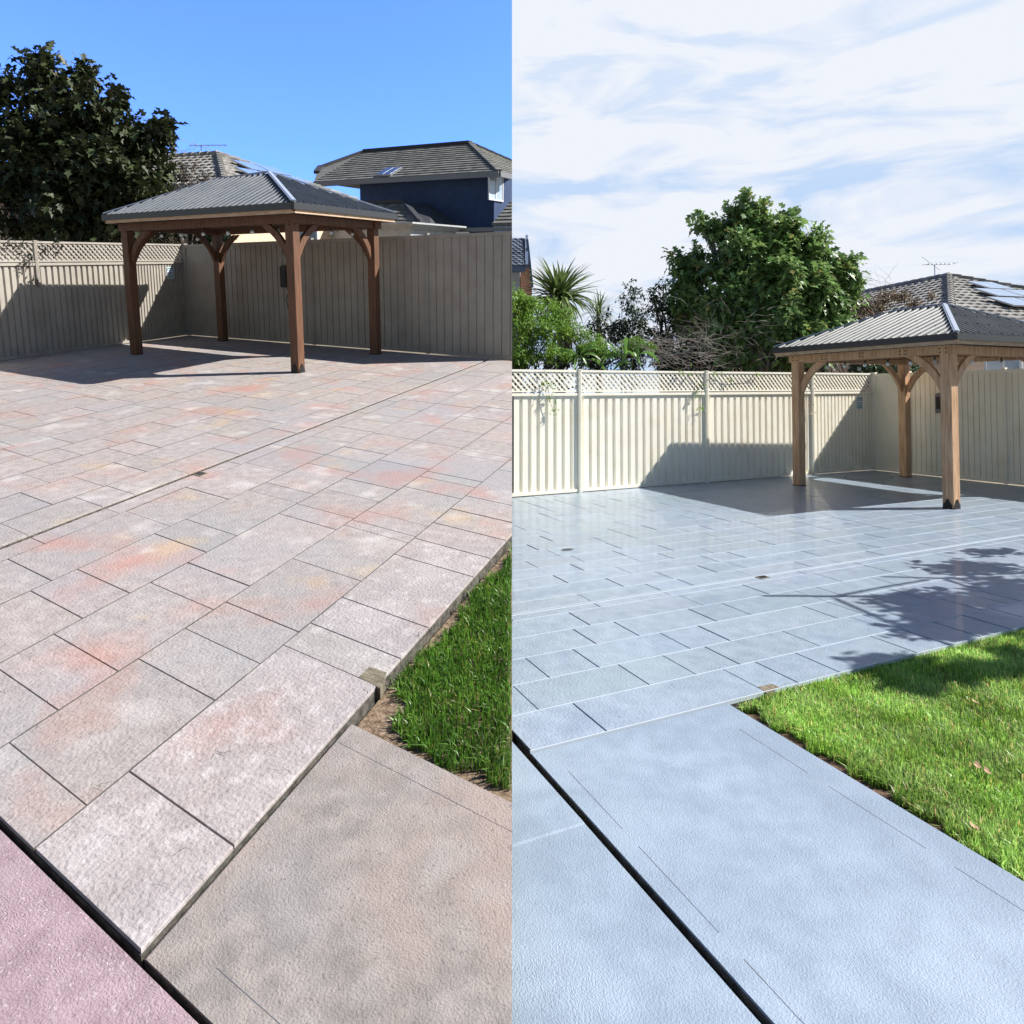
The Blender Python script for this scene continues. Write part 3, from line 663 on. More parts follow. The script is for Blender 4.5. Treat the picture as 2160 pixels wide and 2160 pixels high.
GP = {'L': gazebo('L', 'timber gazebo with ribbed metal hip roof standing on the pinkish unsealed paving'),
      'R': gazebo('R', 'timber gazebo with ribbed metal hip roof standing on the bluish sealed paving')}

# ------------------------------------------------------------------ things on the fences
def text_mesh(txt, size):
    cu = bpy.data.curves.new('t', 'FONT'); cu.body = txt; cu.size = size; cu.extrude = .001; cu.align_x = 'CENTER'
    o = bpy.data.objects.new('t', cu); me = bpy.data.meshes.new_from_object(o); bpy.data.curves.remove(cu)
    v = [np.array(x.co) for x in me.vertices]; f = [tuple(p.vertices) for p in me.polygons]; bpy.data.meshes.remove(me); return v, f
for h in 'LR':
    lp, bp = FP[h]
    a, b = lp[0].copy(), lp[1].copy(); H = a[2]; a[2] = b[2] = 0; d = b-a; L = np.linalg.norm(d); d /= L
    nrm = np.array([-d[1], d[0], 0.]); cam2 = POSE[h][:2]*K
    if nrm[:2] @ (cam2-a[:2]) < 0: nrm = -nrm
    c = a+d*.42+nrm*.008+np.array([0, 0, H*.69])
    ex = -d       # reads left to right from inside the yard
    t = thing('fence_sign', 'small blue and white fencing sign on the lattice fence %s' % ('in the pinkish yard' if h == 'L' else 'in the bluish yard'), 'sign', h, c)
    mb = MB(); mb.box(c, ex*.095, (0, 0, .125), nrm*.003); build(mb, 'sign_plate', 'signw', t)
    for txt, sz, dz, mm in (('A.A.A.', .075, .045, 'signb'), ('FENCING', .045, -.012, 'signb')):
        v, f = text_mesh(txt, sz); mb = MB()
        mb.add([c+ex*p[0]+np.array([0, 0, p[1]+dz])+nrm*(.0045+p[2]) for p in v], f); build(mb, 'lettering', mm, t)
    mb = MB(); mb.box(c+nrm*.0045+(0, 0, .10), ex*.08, (0, 0, .010), nrm*.001); mb.box(c+nrm*.0045+(0, 0, -.035), ex*.08, (0, 0, .003), nrm*.001)
    for k in range(9): mb.box(c+nrm*.0045+ex*(-.07+k*.0175)+(0, 0, -.062), ex*.005, (0, 0, .012), nrm*.001)
    for k in range(9): mb.box(c+nrm*.0045+ex*(-.07+k*.0175)+(0, 0, -.098), ex*.005, (0, 0, .010), nrm*.001)
    build(mb, 'small_print', 'signg', t)
    # power box on the back fence behind the front post
    px = (601, 583) if h == 'L' else (1985, 850)
    a, b = bp[1].copy(), bp[2].copy(); a[2] = b[2] = 0; d = b-a; d /= np.linalg.norm(d); nrm = np.array([d[1], -d[0], 0.])
    c = onp(h, *px, a+nrm*.07, nrm)
    t = thing('power_box', 'power box with hanging cable on the back fence %s' % ('in the pinkish yard' if h == 'L' else 'in the bluish yard'), 'box', h, c)
    hw, hh = (.08, .22) if h == 'L' else (.085, .20)
    mb = MB(); q = [(-hw, -hh), (hw, -hh), (hw, hh), (-hw*.4, hh), (-hw, hh*.82)]
    mb.prism([c+d*x+np.array([0, 0, z])-nrm*.055 for x, z in q], [c+d*x+np.array([0, 0, z])+nrm*.055 for x, z in q]); build(mb, 'housing', 'black' if h == 'L' else 'fasciaG', t)
    mb = MB(); mb.box(c+nrm*.058, d*hw*.7, (0, 0, hh*.6), nrm*.004); build(mb, 'lid', 'black', t)
    mb = MB(); pts = [c+d*(.02+.03*math.sin(k*.9))+np.array([0, 0, -hh-.05*k])-nrm*.02 for k in range(9)]; mb.tube(pts, .007, 6); mb.box(pts[-1], d*.016, (0, 0, .04), nrm*.012); build(mb, 'cable', 'black', t)

# ------------------------------------------------------------------ foliage
def leaves(rs, centres, outs, size, per, mname, name, parent, h, org, aspect=.45, droop=.35, spread=.8, lobed=False, tint=(.55, 1.35), fold=.25):
    n = len(centres)*per
    c = np.repeat(centres, per, 0); o = np.repeat(outs, per, 0)
    o = o/np.maximum(np.linalg.norm(o, axis=1, keepdims=True), 1e-6)
    d = o*.6+rs.normal(0, spread, (n, 3)); d[:, 2] -= droop*.3; d /= np.linalg.norm(d, axis=1, keepdims=True)
    s = np.cross(d, rs.normal(0, 1, (n, 3))*.5+np.array([0, 0, 1.])); s /= np.maximum(np.linalg.norm(s, axis=1, keepdims=True), 1e-6)
    nm = np.cross(s, d); sz = rs.uniform(.65, 1.25, n)[:, None]*size; base = c+rs.normal(0, 1, (n, 3))*size*.35
    w = sz*aspect*.5
    dr = np.array([0, 0, -1.])*droop
    m1 = base+d*sz*.38; m2 = base+d*sz*.72+dr*sz*.22; tip = base+d*sz+dr*sz*.6
    if lobed:
        V = [base, base+d*sz*.22+s*w*1.25+nm*sz*fold*.2, m1+s*w*.45, m1+d*sz*.22+s*w*1.15+nm*sz*fold*.2+dr*sz*.1, m2+s*w*.4, tip, m2-s*w*.4, m1+d*sz*.22-s*w*1.15+nm*sz*fold*.2+dr*sz*.1, m1-s*w*.45, base+d*sz*.22-s*w*1.25+nm*sz*fold*.2]
        F = [(0, 1, 2), (0, 2, 8), (0, 8, 9), (2, 3, 4), (2, 4, 6, 8), (8, 6, 7), (4, 5, 6)]
    else:
        V = [base, m1+s*w+nm*w*fold, m2+s*w*.75+nm*w*fold, tip, m2-s*w*.75+nm*w*fold, m1-s*w+nm*w*fold, m1, m2]
        F = [(0, 1, 6), (1, 2, 7, 6), (2, 3, 7), (0, 6, 5), (6, 7, 4, 5), (7, 3, 4)]
    k = len(V); V = np.stack(V, 1).reshape(-1, 3)-np.array(org)
    i = np.arange(n)*k; loops = []; starts = []; pos = 0
    fl = np.concatenate([np.array(f) for f in F]); lens = [len(f) for f in F]; st_ = np.cumsum([0]+lens[:-1]); tot = sum(lens)
    loops = (i[:, None]+fl[None, :]).ravel().astype(np.int32); starts = (np.arange(n)[:, None]*tot+st_[None, :]).ravel().astype(np.int32)
    me = bpy.data.meshes.new(name); me.vertices.add(n*k); me.vertices.foreach_set('co', V.ravel()); me.loops.add(len(loops)); me.loops.foreach_set('vertex_index', loops)
    me.polygons.add(len(starts)); me.polygons.foreach_set('loop_start', starts); me.update(calc_edges=True)
    ca = me.color_attributes.new('tint', 'FLOAT_COLOR', 'POINT'); t = rs.uniform(*tint, n); yl = rs.uniform(0, 1, n) > .96
    col = np.ones((n, k, 4)); col[:, :, :3] = t[:, None, None]; col[yl, :, 0] *= 1.7; ca.data.foreach_set('color', col.ravel())
    if parent: return finish(name, me, [mname], parent, h)
    return finish(name, me, [mname], None, h, org)
def lobes_pts(h, lobes, depth, n, rs, flat=.8, shell=.55, gap=0.):
    """lobes: (px, py, radius px, depth offset m[, squash])"""
    vol = np.array([l[2]**2.3 for l in lobes]); vol /= vol.sum(); cs = []; outs = []
    up = RC[h]
    for l, v in zip(lobes, vol):
        m = max(3, int(n*v)); c = ray(h, l[0], l[1], depth+l[3]); r = l[2]/F*(depth+l[3]); sq = l[4] if len(l) > 4 else 1.
        d = rs.normal(0, 1, (m, 3)); d /= np.linalg.norm(d, axis=1, keepdims=True)
        rad = r*(shell+(1-shell)*rs.uniform(0, 1, m)**.6); 
        # ragged surface
        rag = 1+.18*np.sin(d[:, 0]*5+l[0])*np.cos(d[:, 1]*6+l[1])+.10*np.sin(d[:, 2]*11+l[2])
        p = d*(rad*rag)[:, None]; p[:, 2] *= sq; w = c+p
        if r > .3:
            f = 2.2/max(r*.9, .35); k = (np.sin(w[:, 0]*f*1.3+1)+np.sin(w[:, 1]*f*1.1+w[:, 2]*f)+np.sin(w[:, 2]*f*1.7+2)) > -.75+gap
        else: k = np.ones(len(w), bool)
        cs.append(w[k]); outs.append(d[k])
    return np.vstack(cs), np.vstack(outs)
def tree(h, name, label, cat, lobes, depth, n, size, per, mname, foot, barkm, limbs=True, trunk_r=.11, **kw):
    rs = np.random.RandomState(abs(hash(label)) % 1000 if False else len(label)*7+int(depth*10))
    cs, outs = lobes_pts(h, lobes, depth, n, rs, shell=kw.pop('shell', .5), gap=kw.pop('gap', 0.)); foot = np.array(foot, float)
    t = thing(name, label, cat, h, foot, kw.pop('group', None))
    mb = MB(); hub = foot.copy(); top = np.array(ray(h, lobes[0][0], lobes[0][1], depth+lobes[0][3]))
    fork = foot+(top-foot)*.42; fork[:2] += rs.normal(0, .08, 2)
    mb.tube([foot, foot+(fork-foot)*.5+np.r_[rs.normal(0, .05, 2), 0], fork, (fork+top)/2+rs.normal(0, .08, 3), top], [trunk_r, trunk_r*.85, trunk_r*.7, trunk_r*.42, trunk_r*.15], 8)
    if limbs:
        for l in lobes[1:]:
            c = ray(h, l[0], l[1], depth+l[3]); st0 = foot+(top-foot)*rs.uniform(.3, .55); mdl = (st0+c)/2+rs.normal(0, .12, 3)-(0, 0, .1)
            mb.tube([st0, mdl, c], [trunk_r*.45, trunk_r*.3, trunk_r*.1], 6)
            for q in range(4):
                e = c+rs.normal(0, 1, 3)*l[2]/F*depth*.45; mb.tube([mdl+(c-mdl)*rs.uniform(.1, .8), (mdl+e)/2+rs.normal(0, .05, 3), e], [trunk_r*.16, trunk_r*.1, trunk_r*.03], 5)
    build(mb, 'trunk', barkm, t, smooth=True)
    leaves(rs, cs, outs, size, per, mname, 'crown', t, h, foot, **kw)
    return t
def foot_at(h, px, depth):       # ground point straight below a pixel column
    p = ray(h, px, CY, depth); p[2] = 0; return p
# first yard: fig and darker growth behind it
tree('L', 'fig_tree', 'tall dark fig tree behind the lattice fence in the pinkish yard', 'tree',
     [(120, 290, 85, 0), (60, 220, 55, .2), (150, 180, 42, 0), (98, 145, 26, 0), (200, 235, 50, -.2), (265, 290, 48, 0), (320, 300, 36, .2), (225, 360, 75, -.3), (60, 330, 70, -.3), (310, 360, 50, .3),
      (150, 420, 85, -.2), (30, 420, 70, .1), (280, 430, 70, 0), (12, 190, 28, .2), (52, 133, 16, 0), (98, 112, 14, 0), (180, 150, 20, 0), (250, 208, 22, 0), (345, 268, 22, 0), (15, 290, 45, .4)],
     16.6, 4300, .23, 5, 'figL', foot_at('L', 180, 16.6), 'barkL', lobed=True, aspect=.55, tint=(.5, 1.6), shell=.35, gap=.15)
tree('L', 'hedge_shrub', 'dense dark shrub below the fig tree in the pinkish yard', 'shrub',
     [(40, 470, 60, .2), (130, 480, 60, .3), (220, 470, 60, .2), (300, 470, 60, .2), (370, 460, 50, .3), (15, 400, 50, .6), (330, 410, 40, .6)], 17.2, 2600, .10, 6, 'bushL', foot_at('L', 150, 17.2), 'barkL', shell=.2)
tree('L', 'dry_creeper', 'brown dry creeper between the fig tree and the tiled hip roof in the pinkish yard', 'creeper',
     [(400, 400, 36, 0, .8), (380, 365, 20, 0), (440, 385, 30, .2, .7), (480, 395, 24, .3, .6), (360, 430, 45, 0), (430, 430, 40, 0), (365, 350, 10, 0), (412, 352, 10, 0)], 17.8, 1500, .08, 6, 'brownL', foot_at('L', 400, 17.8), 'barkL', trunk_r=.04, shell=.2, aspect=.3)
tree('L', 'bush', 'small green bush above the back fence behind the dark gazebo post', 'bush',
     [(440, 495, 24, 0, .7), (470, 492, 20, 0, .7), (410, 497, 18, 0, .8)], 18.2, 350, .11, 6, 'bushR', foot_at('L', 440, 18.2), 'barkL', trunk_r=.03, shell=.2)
# second yard
tree('R', 'fig_tree', 'tall leafy green fig tree behind the lattice fence in the bluish yard', 'tree',
     [(1590, 560, 72, 0), (1575, 462, 34, 0), (1530, 500, 36, 0), (1640, 500, 44, -.1), (1700, 540, 44, 0), (1755, 580, 40, 0), (1478, 560, 40, -.1), (1440, 625, 34, 0), (1520, 620, 60, -.4), (1620, 640, 75, -.4), (1700, 630, 60, 0), (1770, 625, 36, .2),
      (1560, 700, 70, -.2), (1660, 710, 70, -.2), (1740, 700, 50, .1), (1480, 690, 50, .1), (1573, 424, 15, 0), (1480, 467, 16, 0), (1505, 480, 16, 0), (1424, 548, 15, 0), (1545, 448, 18, 0), (1604, 448, 20, 0), (1795, 552, 16, 0), (1672, 470, 18, 0), (1803, 590, 16, 0), (1450, 575, 20, 0), (1720, 500, 18, 0), (1560, 520, 30, -.6), (1650, 570, 40, -.7), (1720, 600, 30, -.5)],
     15.2, 5200, .19, 5, 'figR', foot_at('R', 1612, 15.2), 'bark', lobed=True, aspect=.55, tint=(.6, 1.7), shell=.35, trunk_r=.12, gap=.25)
tree('R', 'dark_shrub', 'dense dark round shrub directly left of the green fig tree', 'shrub',
     [(1400, 660, 45, 0), (1440, 690, 50, 0), (1395, 715, 45, 0), (1450, 740, 50, 0), (1378, 622, 16, 0), (1400, 600, 14, 0), (1500, 740, 50, 0), (1560, 750, 50, .2), (1640, 755, 45, .2), (1720, 750, 45, .2)], 15.8, 3000, .08, 6, 'bushR', foot_at('R', 1420, 15.8), 'barkL', shell=.2, tint=(.4, 1.2))
tree('R', 'sapling', 'slender upright sapling between the yucca and the dark shrub', 'sapling',
     [(1332, 640, 22, 0, 1.3), (1330, 605, 12, 0, 1.5), (1345, 680, 30, 0), (1352, 622, 10, 0), (1310, 630, 9, 0), (1315, 690, 22, 0), (1340, 720, 26, 0), (1283, 655, 8, 0, 1.6), (1290, 690, 12, 0)], 16.5, 420, .08, 5, 'bushR', foot_at('R', 1332, 16.5), 'bark', trunk_r=.03, shell=.1, tint=(.6, 1.6))
tree('R', 'dry_creeper', 'brown and green creeper against the tiled hip roof in the bluish yard', 'creeper',
     [(1800, 650, 34, 0, .8), (1760, 670, 40, 0), (1840, 645, 28, .2, .7), (1870, 630, 20, .3, .7), (1900, 625, 20, .5, .6), (1790, 700, 40, 0), (1735, 710, 40, 0), (1965, 622, 10, 1, .5), (1930, 640, 14, .6, .5)], 16.2, 1700, .085, 6, 'brown', foot_at('R', 1800, 16.2), 'barkL', trunk_r=.04, shell=.2, aspect=.3, tint=(.5, 1.5))
tree('R', 'bush', 'small green bush above the back fence inside the gazebo outline', 'bush',
     [(1850, 780, 24, 0, .7), (1890, 778, 24, 0, .7), (1930, 780, 20, 0, .8), (1820, 775, 26, 0, .8)], 16.2, 420, .10, 6, 'bushR', foot_at('R', 1870, 16.2), 'barkL', trunk_r=.03, shell=.2, tint=(.8, 1.8))
tree('R', 'green_creeper', 'bright lime green creeper heaped over the left end of the lattice fence', 'creeper',
     [(1090, 650, 46, 0, .8), (1130, 680, 42, -.1, .8), (1170, 700, 36, -.1, .8), (1085, 710, 46, -.2), (1140, 735, 42, -.2, .8), (1200, 740, 34, -.1, .7), (1090, 755, 30, -.3, .7), (1060, 640, 50, 0), (1110, 640, 24, 0, .7), (1290, 735, 34, -.1, .5), (1340, 728, 30, 0, .5), (1240, 735, 26, 0, .5), (1370, 732, 16, 0, .6), (1150, 655, 30, .3), (1190, 670, 26, .3), (1220, 705, 26, .2), (1260, 720, 20, .2)],
     13.6, 5200, .055, 6, 'lime', foot_at('R', 1100, 13.6), 'barkL', trunk_r=.05, shell=.3, aspect=.38, tint=(.5, 1.4))
tree('R', 'understory_shrub', 'dark leafy shrub filling in behind the lime green creeper', 'shrub',
     [(1100, 750, 40, .2), (1180, 755, 36, .2), (1260, 755, 34, .2), (1330, 758, 30, .2), (1400, 765, 26, .2), (1240, 745, 24, .3), (1300, 700, 26, 1.5), (1260, 690, 24, 1.8)], 14.0, 1500, .07, 6, 'bushR', foot_at('R', 1200, 14.0), 'barkL', trunk_r=.04, shell=.2, tint=(.4, 1.1))
def strap(name, label, cat, h, c, n, L, w, mname, dead=0, seed=1, trunk=True, up=.35, parent=None, foot=None):
    rs = np.random.RandomState(seed); t = thing(name, label, cat, h, foot)
    mb = MB(); md = MB()
    for k in range(n+dead):
        isd = k >= n; a = rs.uniform(0, 6.28); e = rs.uniform(-.1, 1.35) if not isd else rs.uniform(-1.2, -.3); l = L*rs.uniform(.7, 1.1); dh = np.array([math.cos(a), math.sin(a), 0])
        if isd: dh = dh*.5+RC[h][0]*.6
        pts = []; p = np.array(c)+rs.normal(0, .04, 3)-(np.array([0, 0, rs.uniform(0, .7)]) if isd else 0); ang = e
        for s in range(6): pts.append(p.copy()); p = p+(dh*math.cos(ang)+np.array([0, 0, math.sin(ang)]))*l/5; ang -= .12 if e > .5 else .26
        sd_ = np.cross(dh, (0, 0, 1)); sd_ /= np.linalg.norm(sd_); V = []
        for s, q in enumerate(pts):
            ww = w*[.6, 1, 1, .85, .55, .05][s]/2; V += [q-sd_*ww, q+np.array([0, 0, -ww*.4]), q+sd_*ww]
        fs = []
        for s in range(5): fs += [(3*s, 3*s+1, 3*s+4, 3*s+3), (3*s+1, 3*s+2, 3*s+5, 3*s+4)]
        (md if isd else mb).add(V, fs, 0, rs.uniform(.55, 1.5))
    build(mb, 'leaves', mname, t)
    if dead: build(md, 'dead_leaves', 'strawleaf', t)
    mb = MB(); mb.tube([foot, (np.array(foot)+c)/2+(.03, .02, 0), c], [.09, .08, .06], 8); build(mb, 'trunk', 'bark', t)
strap('yucca', 'spiky yucca with pale hanging dead leaves above the left end of the fence', 'yucca', 'R', ray('R', 1180, 632, 15.), 220, 1.0, .065, 'cord', 90, 3, foot=foot_at('R', 1180, 15.))
strap('palm', 'small blurred palm top just right of the spiky yucca', 'palm', 'R', ray('R', 1262, 662, 18.), 60, .7, .03, 'cord', 12, 5, foot=foot_at('R', 1262, 18.))
# broad-leaved plants climbing over the top rail
def broadleaf(label, h, pxs, depth, seed, size):
    rs = np.random.RandomState(seed); org = foot_at(h, pxs[0][0], depth+.2); t = thing('broadleaf_plant', label, 'plant', h, org)
    mb = MB()
    for (px, py, ax_, ay_) in pxs:
        c = ray(h, px, py, depth); e = ray(h, px+ax_, py+ay_, depth-.25*rs.uniform(0, 1)); d = e-c; l = np.linalg.norm(d); pts = []
        for s in range(7):
            q = c+d*s/6; q = q+np.array([0, 0, math.sin(s/6*3.14)*l*.22]); pts.append(q)
        sd_ = np.cross(d/l, RC[h][2]); sd_ /= np.linalg.norm(sd_); sd_ = sd_*.8+RC[h][2]*.5*rs.choice([-1, 1]); V = []
        for s, q in enumerate(pts):
            ww = size*[.35, .8, 1, 1.05, .9, .55, .04][s]*(1+.1*math.sin(s*2.5)); V += [q-sd_*ww, q+RC[h][2]*ww*.25, q+sd_*ww]
        fs = []
        for s in range(6): fs += [(3*s, 3*s+1, 3*s+4, 3*s+3), (3*s+1, 3*s+2, 3*s+5, 3*s+4)]
        mb.add(V, fs, 0, rs.uniform(.7, 1.2))
    build(mb, 'leaves', 'broad', t)
    mb = MB()
    for (px, py, _, _) in pxs[:4]: mb.tube([org, ray(h, px, py, depth)], [.012, .008], 5)
    build(mb, 'stem', 'cord', t)
broadleaf('long wavy bright green leaves hanging over the lattice by the second fence post', 'R', [(1225, 745, 45, -6), (1222, 750, -12, 36), (1228, 752, 14, 30), (1232, 748, 38, 14), (1215, 750, -40, -4), (1235, 740, 30, -18), (1240, 758, 44, 36), (1225, 752, -30, 16)], 12.75, 2, .034)
broadleaf('long wavy bright green leaves over the lattice right of the second fence post', 'R', [(1310, 752, -42, 16), (1312, 748, 30, 6), (1335, 742, 18, 32), (1320, 750, 0, -40), (1345, 730, 0, 40), (1300, 745, -20, -20), (1352, 745, 40, 22), (1330, 765, -40, 22), (1342, 735, 20, -14), (1296, 760, -34, 2), (1322, 738, -10, 34)], 12.75, 4, .034)
# dead vines tangled along the fence top
def vines(label, h, x0, x1, y0, y1, depth, n, seed, mname='twig'):
    rs = np.random.RandomState(seed); org = foot_at(h, (x0+x1)/2, depth); mb = MB()
    for k in range(n):
        px, py = rs.uniform(x0, x1), rs.uniform(y0, y1); p = ray(h, px, py, depth+rs.uniform(-.3, .4)); a = rs.uniform(-.4, 3.5); pts = [p]
        for s in range(7):
            a += rs.normal(0, .22); p = p+(RC[h][0]*math.cos(a)-RC[h][1]*math.sin(a)*.8+RC[h][2]*rs.normal(0, .3))*rs.uniform(.06, .13)
            pts.append(p)
        mb.tube(pts, list(np.linspace(rs.uniform(.002, .006), .001, 8)), 4)
    tag(build(mb, 'dead_vine', mname, h=h, origin=org), label, 'vine')
vines('tangle of bare grey vines on the fence top left of the dark shrub', 'R', 1360, 1510, 715, 778, 13.3, 150, 8)
vines('thin bare stems standing among the dark shrub leaves', 'R', 1440, 1640, 640, 770, 14.0, 70, 9)
vines('sparse dead stems sticking up beside the tiled roof in the bluish yard', 'R', 1810, 1900, 588, 640, 16.0, 26, 10)
vines('sparse dead stems sticking up beside the tiled roof in the pinkish yard', 'L', 365, 420, 318, 360, 17.6, 24, 11)
# leaves trailing down the lattice and sheet
def trail(label, h, pts, depth_fn, n, size, mname, seed, stems):
    rs = np.random.RandomState(seed); cs = []
    for (px, py, r_) in pts:
        for k in range(n): cs.append(depth_fn(px+rs.normal(0, r_), py+rs.normal(0, r_)))
    cs = np.array(cs); org = cs[0]; t = thing('trailing_vine', label, 'vine', h, org)
    leaves(rs, cs, np.tile(-RC[h][2], (len(cs), 1)), size, 3, mname, 'leaves', t, h, org, aspect=.4, droop=.6)
    mb = MB()
    for s in stems: mb.tube([depth_fn(*q) for q in s], .0035, 4)
    build(mb, 'stem', 'twig', t)
def lfplane(h, off):
    lp, _ = FP[h]; a, b = lp[1].copy(), lp[3].copy(); a[2] = b[2] = 0; d = b-a; d /= np.linalg.norm(d); n = np.array([-d[1], d[0], 0.])
    if n[:2] @ (POSE[h][:2]*K-a[:2]) < 0: n = -n
    return lambda px, py: onp(h, px, py, a+n*off, n)
pf = lfplane('R', .06)
trail('green vine sprig trailing down the fence near its left end', 'R', [(1160, 843, 5), (1168, 868, 4), (1150, 808, 5), (1165, 818, 3)], pf, 5, .05, 'lime', 3, [[(1148, 780), (1155, 810), (1160, 845), (1168, 870)]])
trail('leafy vine trailing down beside the third fence post', 'R', [(1472, 830, 5), (1480, 812, 5), (1478, 862, 3), (1460, 783, 7), (1440, 782, 5)], pf, 5, .05, 'lime', 4, [[(1462, 780), (1478, 800), (1480, 830), (1476, 868)]])
trail('few green leaves poking through the lattice right of the third post', 'R', [(1508, 790, 6), (1545, 800, 4), (1600, 790, 4)], pf, 5, .05, 'lime', 5, [[(1500, 780), (1540, 800), (1600, 795)]])
trail('dried orange tendril hanging beside the gazebo left post', 'R', [(1708, 855, 3), (1710, 868, 3)], pf, 5, .04, 'strawleaf', 6, [[(1710, 820), (1708, 850), (1709, 875)]])
pl = lfplane('L', .06)
trail('vine with shade-coloured leaves trailing over the lattice beside the fence post', 'L', [(25, 515, 7), (48, 520, 6), (55, 562, 5), (72, 590, 3), (100, 520, 8), (64, 545, 4), (120, 512, 6)], pl, 6, .07, 'bushL', 7, [[(30, 508), (60, 530), (70, 560), (74, 600)], [(80, 508), (110, 520)]])

# ------------------------------------------------------------------ houses
def tiled(mb, a, b, c, d, rowh=.33, colw=.30, mi=0, wave=.03, seed=1, step=.03):
    """tile courses over the quad a-b (eave) to c-d (top, above b and a); each tile a small curved, stepped piece"""
    a, b, c, d = map(lambda p: np.asarray(p, float), (a, b, c, d)); nrm = np.cross(b-a, d-a if np.linalg.norm(d-a) > 1e-3 else c-a); nrm /= np.linalg.norm(nrm)
    if nrm[2] < 0: nrm = -nrm
    e = (b-a)/np.linalg.norm(b-a); up = np.cross(nrm, e)
    if up[2] < 0: up = -up
    H = max((c-a) @ up, (d-a) @ up); rg = random.Random(seed); nr = max(1, int(H/rowh))
    sa, sb = 0, np.linalg.norm(b-a); sc, sd_ = (c-a) @ e, (d-a) @ e; hc, hd = (c-a) @ up, (d-a) @ up
    for r0 in range(nr):
        t0 = r0*H/nr; t1 = (r0+1)*H/nr
        def span(t): return sd_*min(t/max(hd, 1e-6), 1), sb+(sc-sb)*min(t/max(hc, 1e-6), 1)
        l0, h0 = span(t0); l1, h1 = span(t1); lo, hi = min(l0, l1), max(h0, h1); lo, hi = l0, h0
        off = (r0 % 2)*.5*colw; k = math.floor((lo-off)/colw)
        while off+k*colw < hi:
            x0 = max(lo, off+k*colw); x1 = min(hi, off+(k+1)*colw); k += 1
            if x1-x0 < .04: continue
            x0t = max(x0, l1); x1t = min(x1, h1)
            if x1t <= x0t: x0t = x1t = (min(max(x0, l1), h1)+min(max(x1, l1), h1))/2+1e-4
            n = 4 if wave else 1; V = []
            tint = rg.uniform(.7, 1.25)
            for j in range(n+1):
                f = j/n; w_ = wave*math.sin(f*math.pi) if wave else 0
                V += [a+e*(x0+(x1-x0)*f)+up*t0+nrm*(.012+step+w_), a+e*(x0t+(x1t-x0t)*f)+up*t1+nrm*(.012+w_*.8)]
            V += [a+e*x0+up*t0, a+e*x1+up*t0]
            fs = [(2*j, 2*j+2, 2*j+3, 2*j+1) for j in range(n)]; m = 2*(n+1); fs.append(tuple([m]+[m+1]+[2*j for j in range(n, -1, -1)]))
            mb.add(V, fs, mi, tint)
def hip_house(h, apex_px, zr, ze, W, Lr, label, turn):
    """hip roof whose near ridge end is at a given pixel; ridge runs parallel to the back fence"""
    e = G(h, (6, 0))[0]-G(h, (0, 0))[0]; X = np.array([e[0], e[1], 0])/np.linalg.norm(e); ct, sn_ = math.cos(turn), math.sin(turn); X = np.array([ct*X[0]-sn_*X[1], sn_*X[0]+ct*X[1], 0]); Y = np.array([-X[1], X[0], 0.])
    ap = unp(h, *apex_px, zr)*K; W = W*K; zr *= K; ze *= K; Lr *= K; hw = W/2
    fr = ap+X*hw-Y*hw; fr[2] = ze; rr = ap+X*hw+Y*hw; rr[2] = ze; ap2 = ap-X*Lr; fl = ap2-X*hw-Y*hw; fl[2] = ze; rl = ap2-X*hw+Y*hw; rl[2] = ze
    org = (fr+rl)/2; org[2] = 0; t = thing('tiled_house', label, 'house', h, org)
    mb = MB(); base = [fl, fr, rr, rl]; mb.add([*base, ap, ap2], [(0, 1, 4, 5), (1, 2, 4), (2, 3, 5, 4), (3, 0, 5), (3, 2, 1, 0)], 0)
    tiled(mb, fl, fr, ap, ap2, .34, .30, 0, .035, 2); tiled(mb, fr, rr, ap, ap, .34, .30, 0, .035, 3)
    ro = build(mb, 'roof', 'tile', t)
    for a, b in ((fr, ap), (rr, ap), (ap, ap2), (fl, ap2)):
        mb = MB(); n = int(np.linalg.norm(b-a)/.36)
        for k in range(n):
            p, q = lerp(a, b, k/n), lerp(a, b, (k+1.08)/n); mb.tube([p+(0, 0, .05), q+(0, 0, .035)], [.12, .10], 8, 0, random.Random(k).uniform(.75, 1.2))
        build(mb, 'ridge_tiles', 'tile', ro)
    mb = MB(); ins = .45
    c = [fl+X*ins+Y*ins, fr-X*ins+Y*ins, rr-X*ins-Y*ins, rl+X*ins-Y*ins]; mb.prism([(p[0], p[1], -.1) for p in c], [(p[0], p[1], ze-.02) for p in c]); wl = build(mb, 'wall', 'brick', t)
    for a, b in ((fl, fr), (fr, rr)):
        mb = MB(); mb.bar(a+(0, 0, -.06), b+(0, 0, -.06), .14, .12); build(mb, 'gutter', 'frame', t)
    return t, X, Y, fr, rr, ap, fl, ap2, c
def brickwall(mb, a, b, z0, z1, nrm, seed=1):
    d = b-a; L = np.linalg.norm(d); d /= L; rg = random.Random(seed); r0 = 0; z = z0
    while z < z1:
        x = (r0 % 2)*.12
        while x < L-.1:
            w = min(.23, L-x); c = a+d*(x+w/2)+np.array([0, 0, z+.038]); mb.box(c+nrm*.006, d*(w/2-.006), nrm*.006, (0, 0, .035), 1, rg.uniform(.8, 1.15)); x += .24
        z += .086; r0 += 1
M['brickunit'] = mat('cream_brick_unit', (.62, .46, .34), .85, (.70, .54, .42), 8, attr=True)
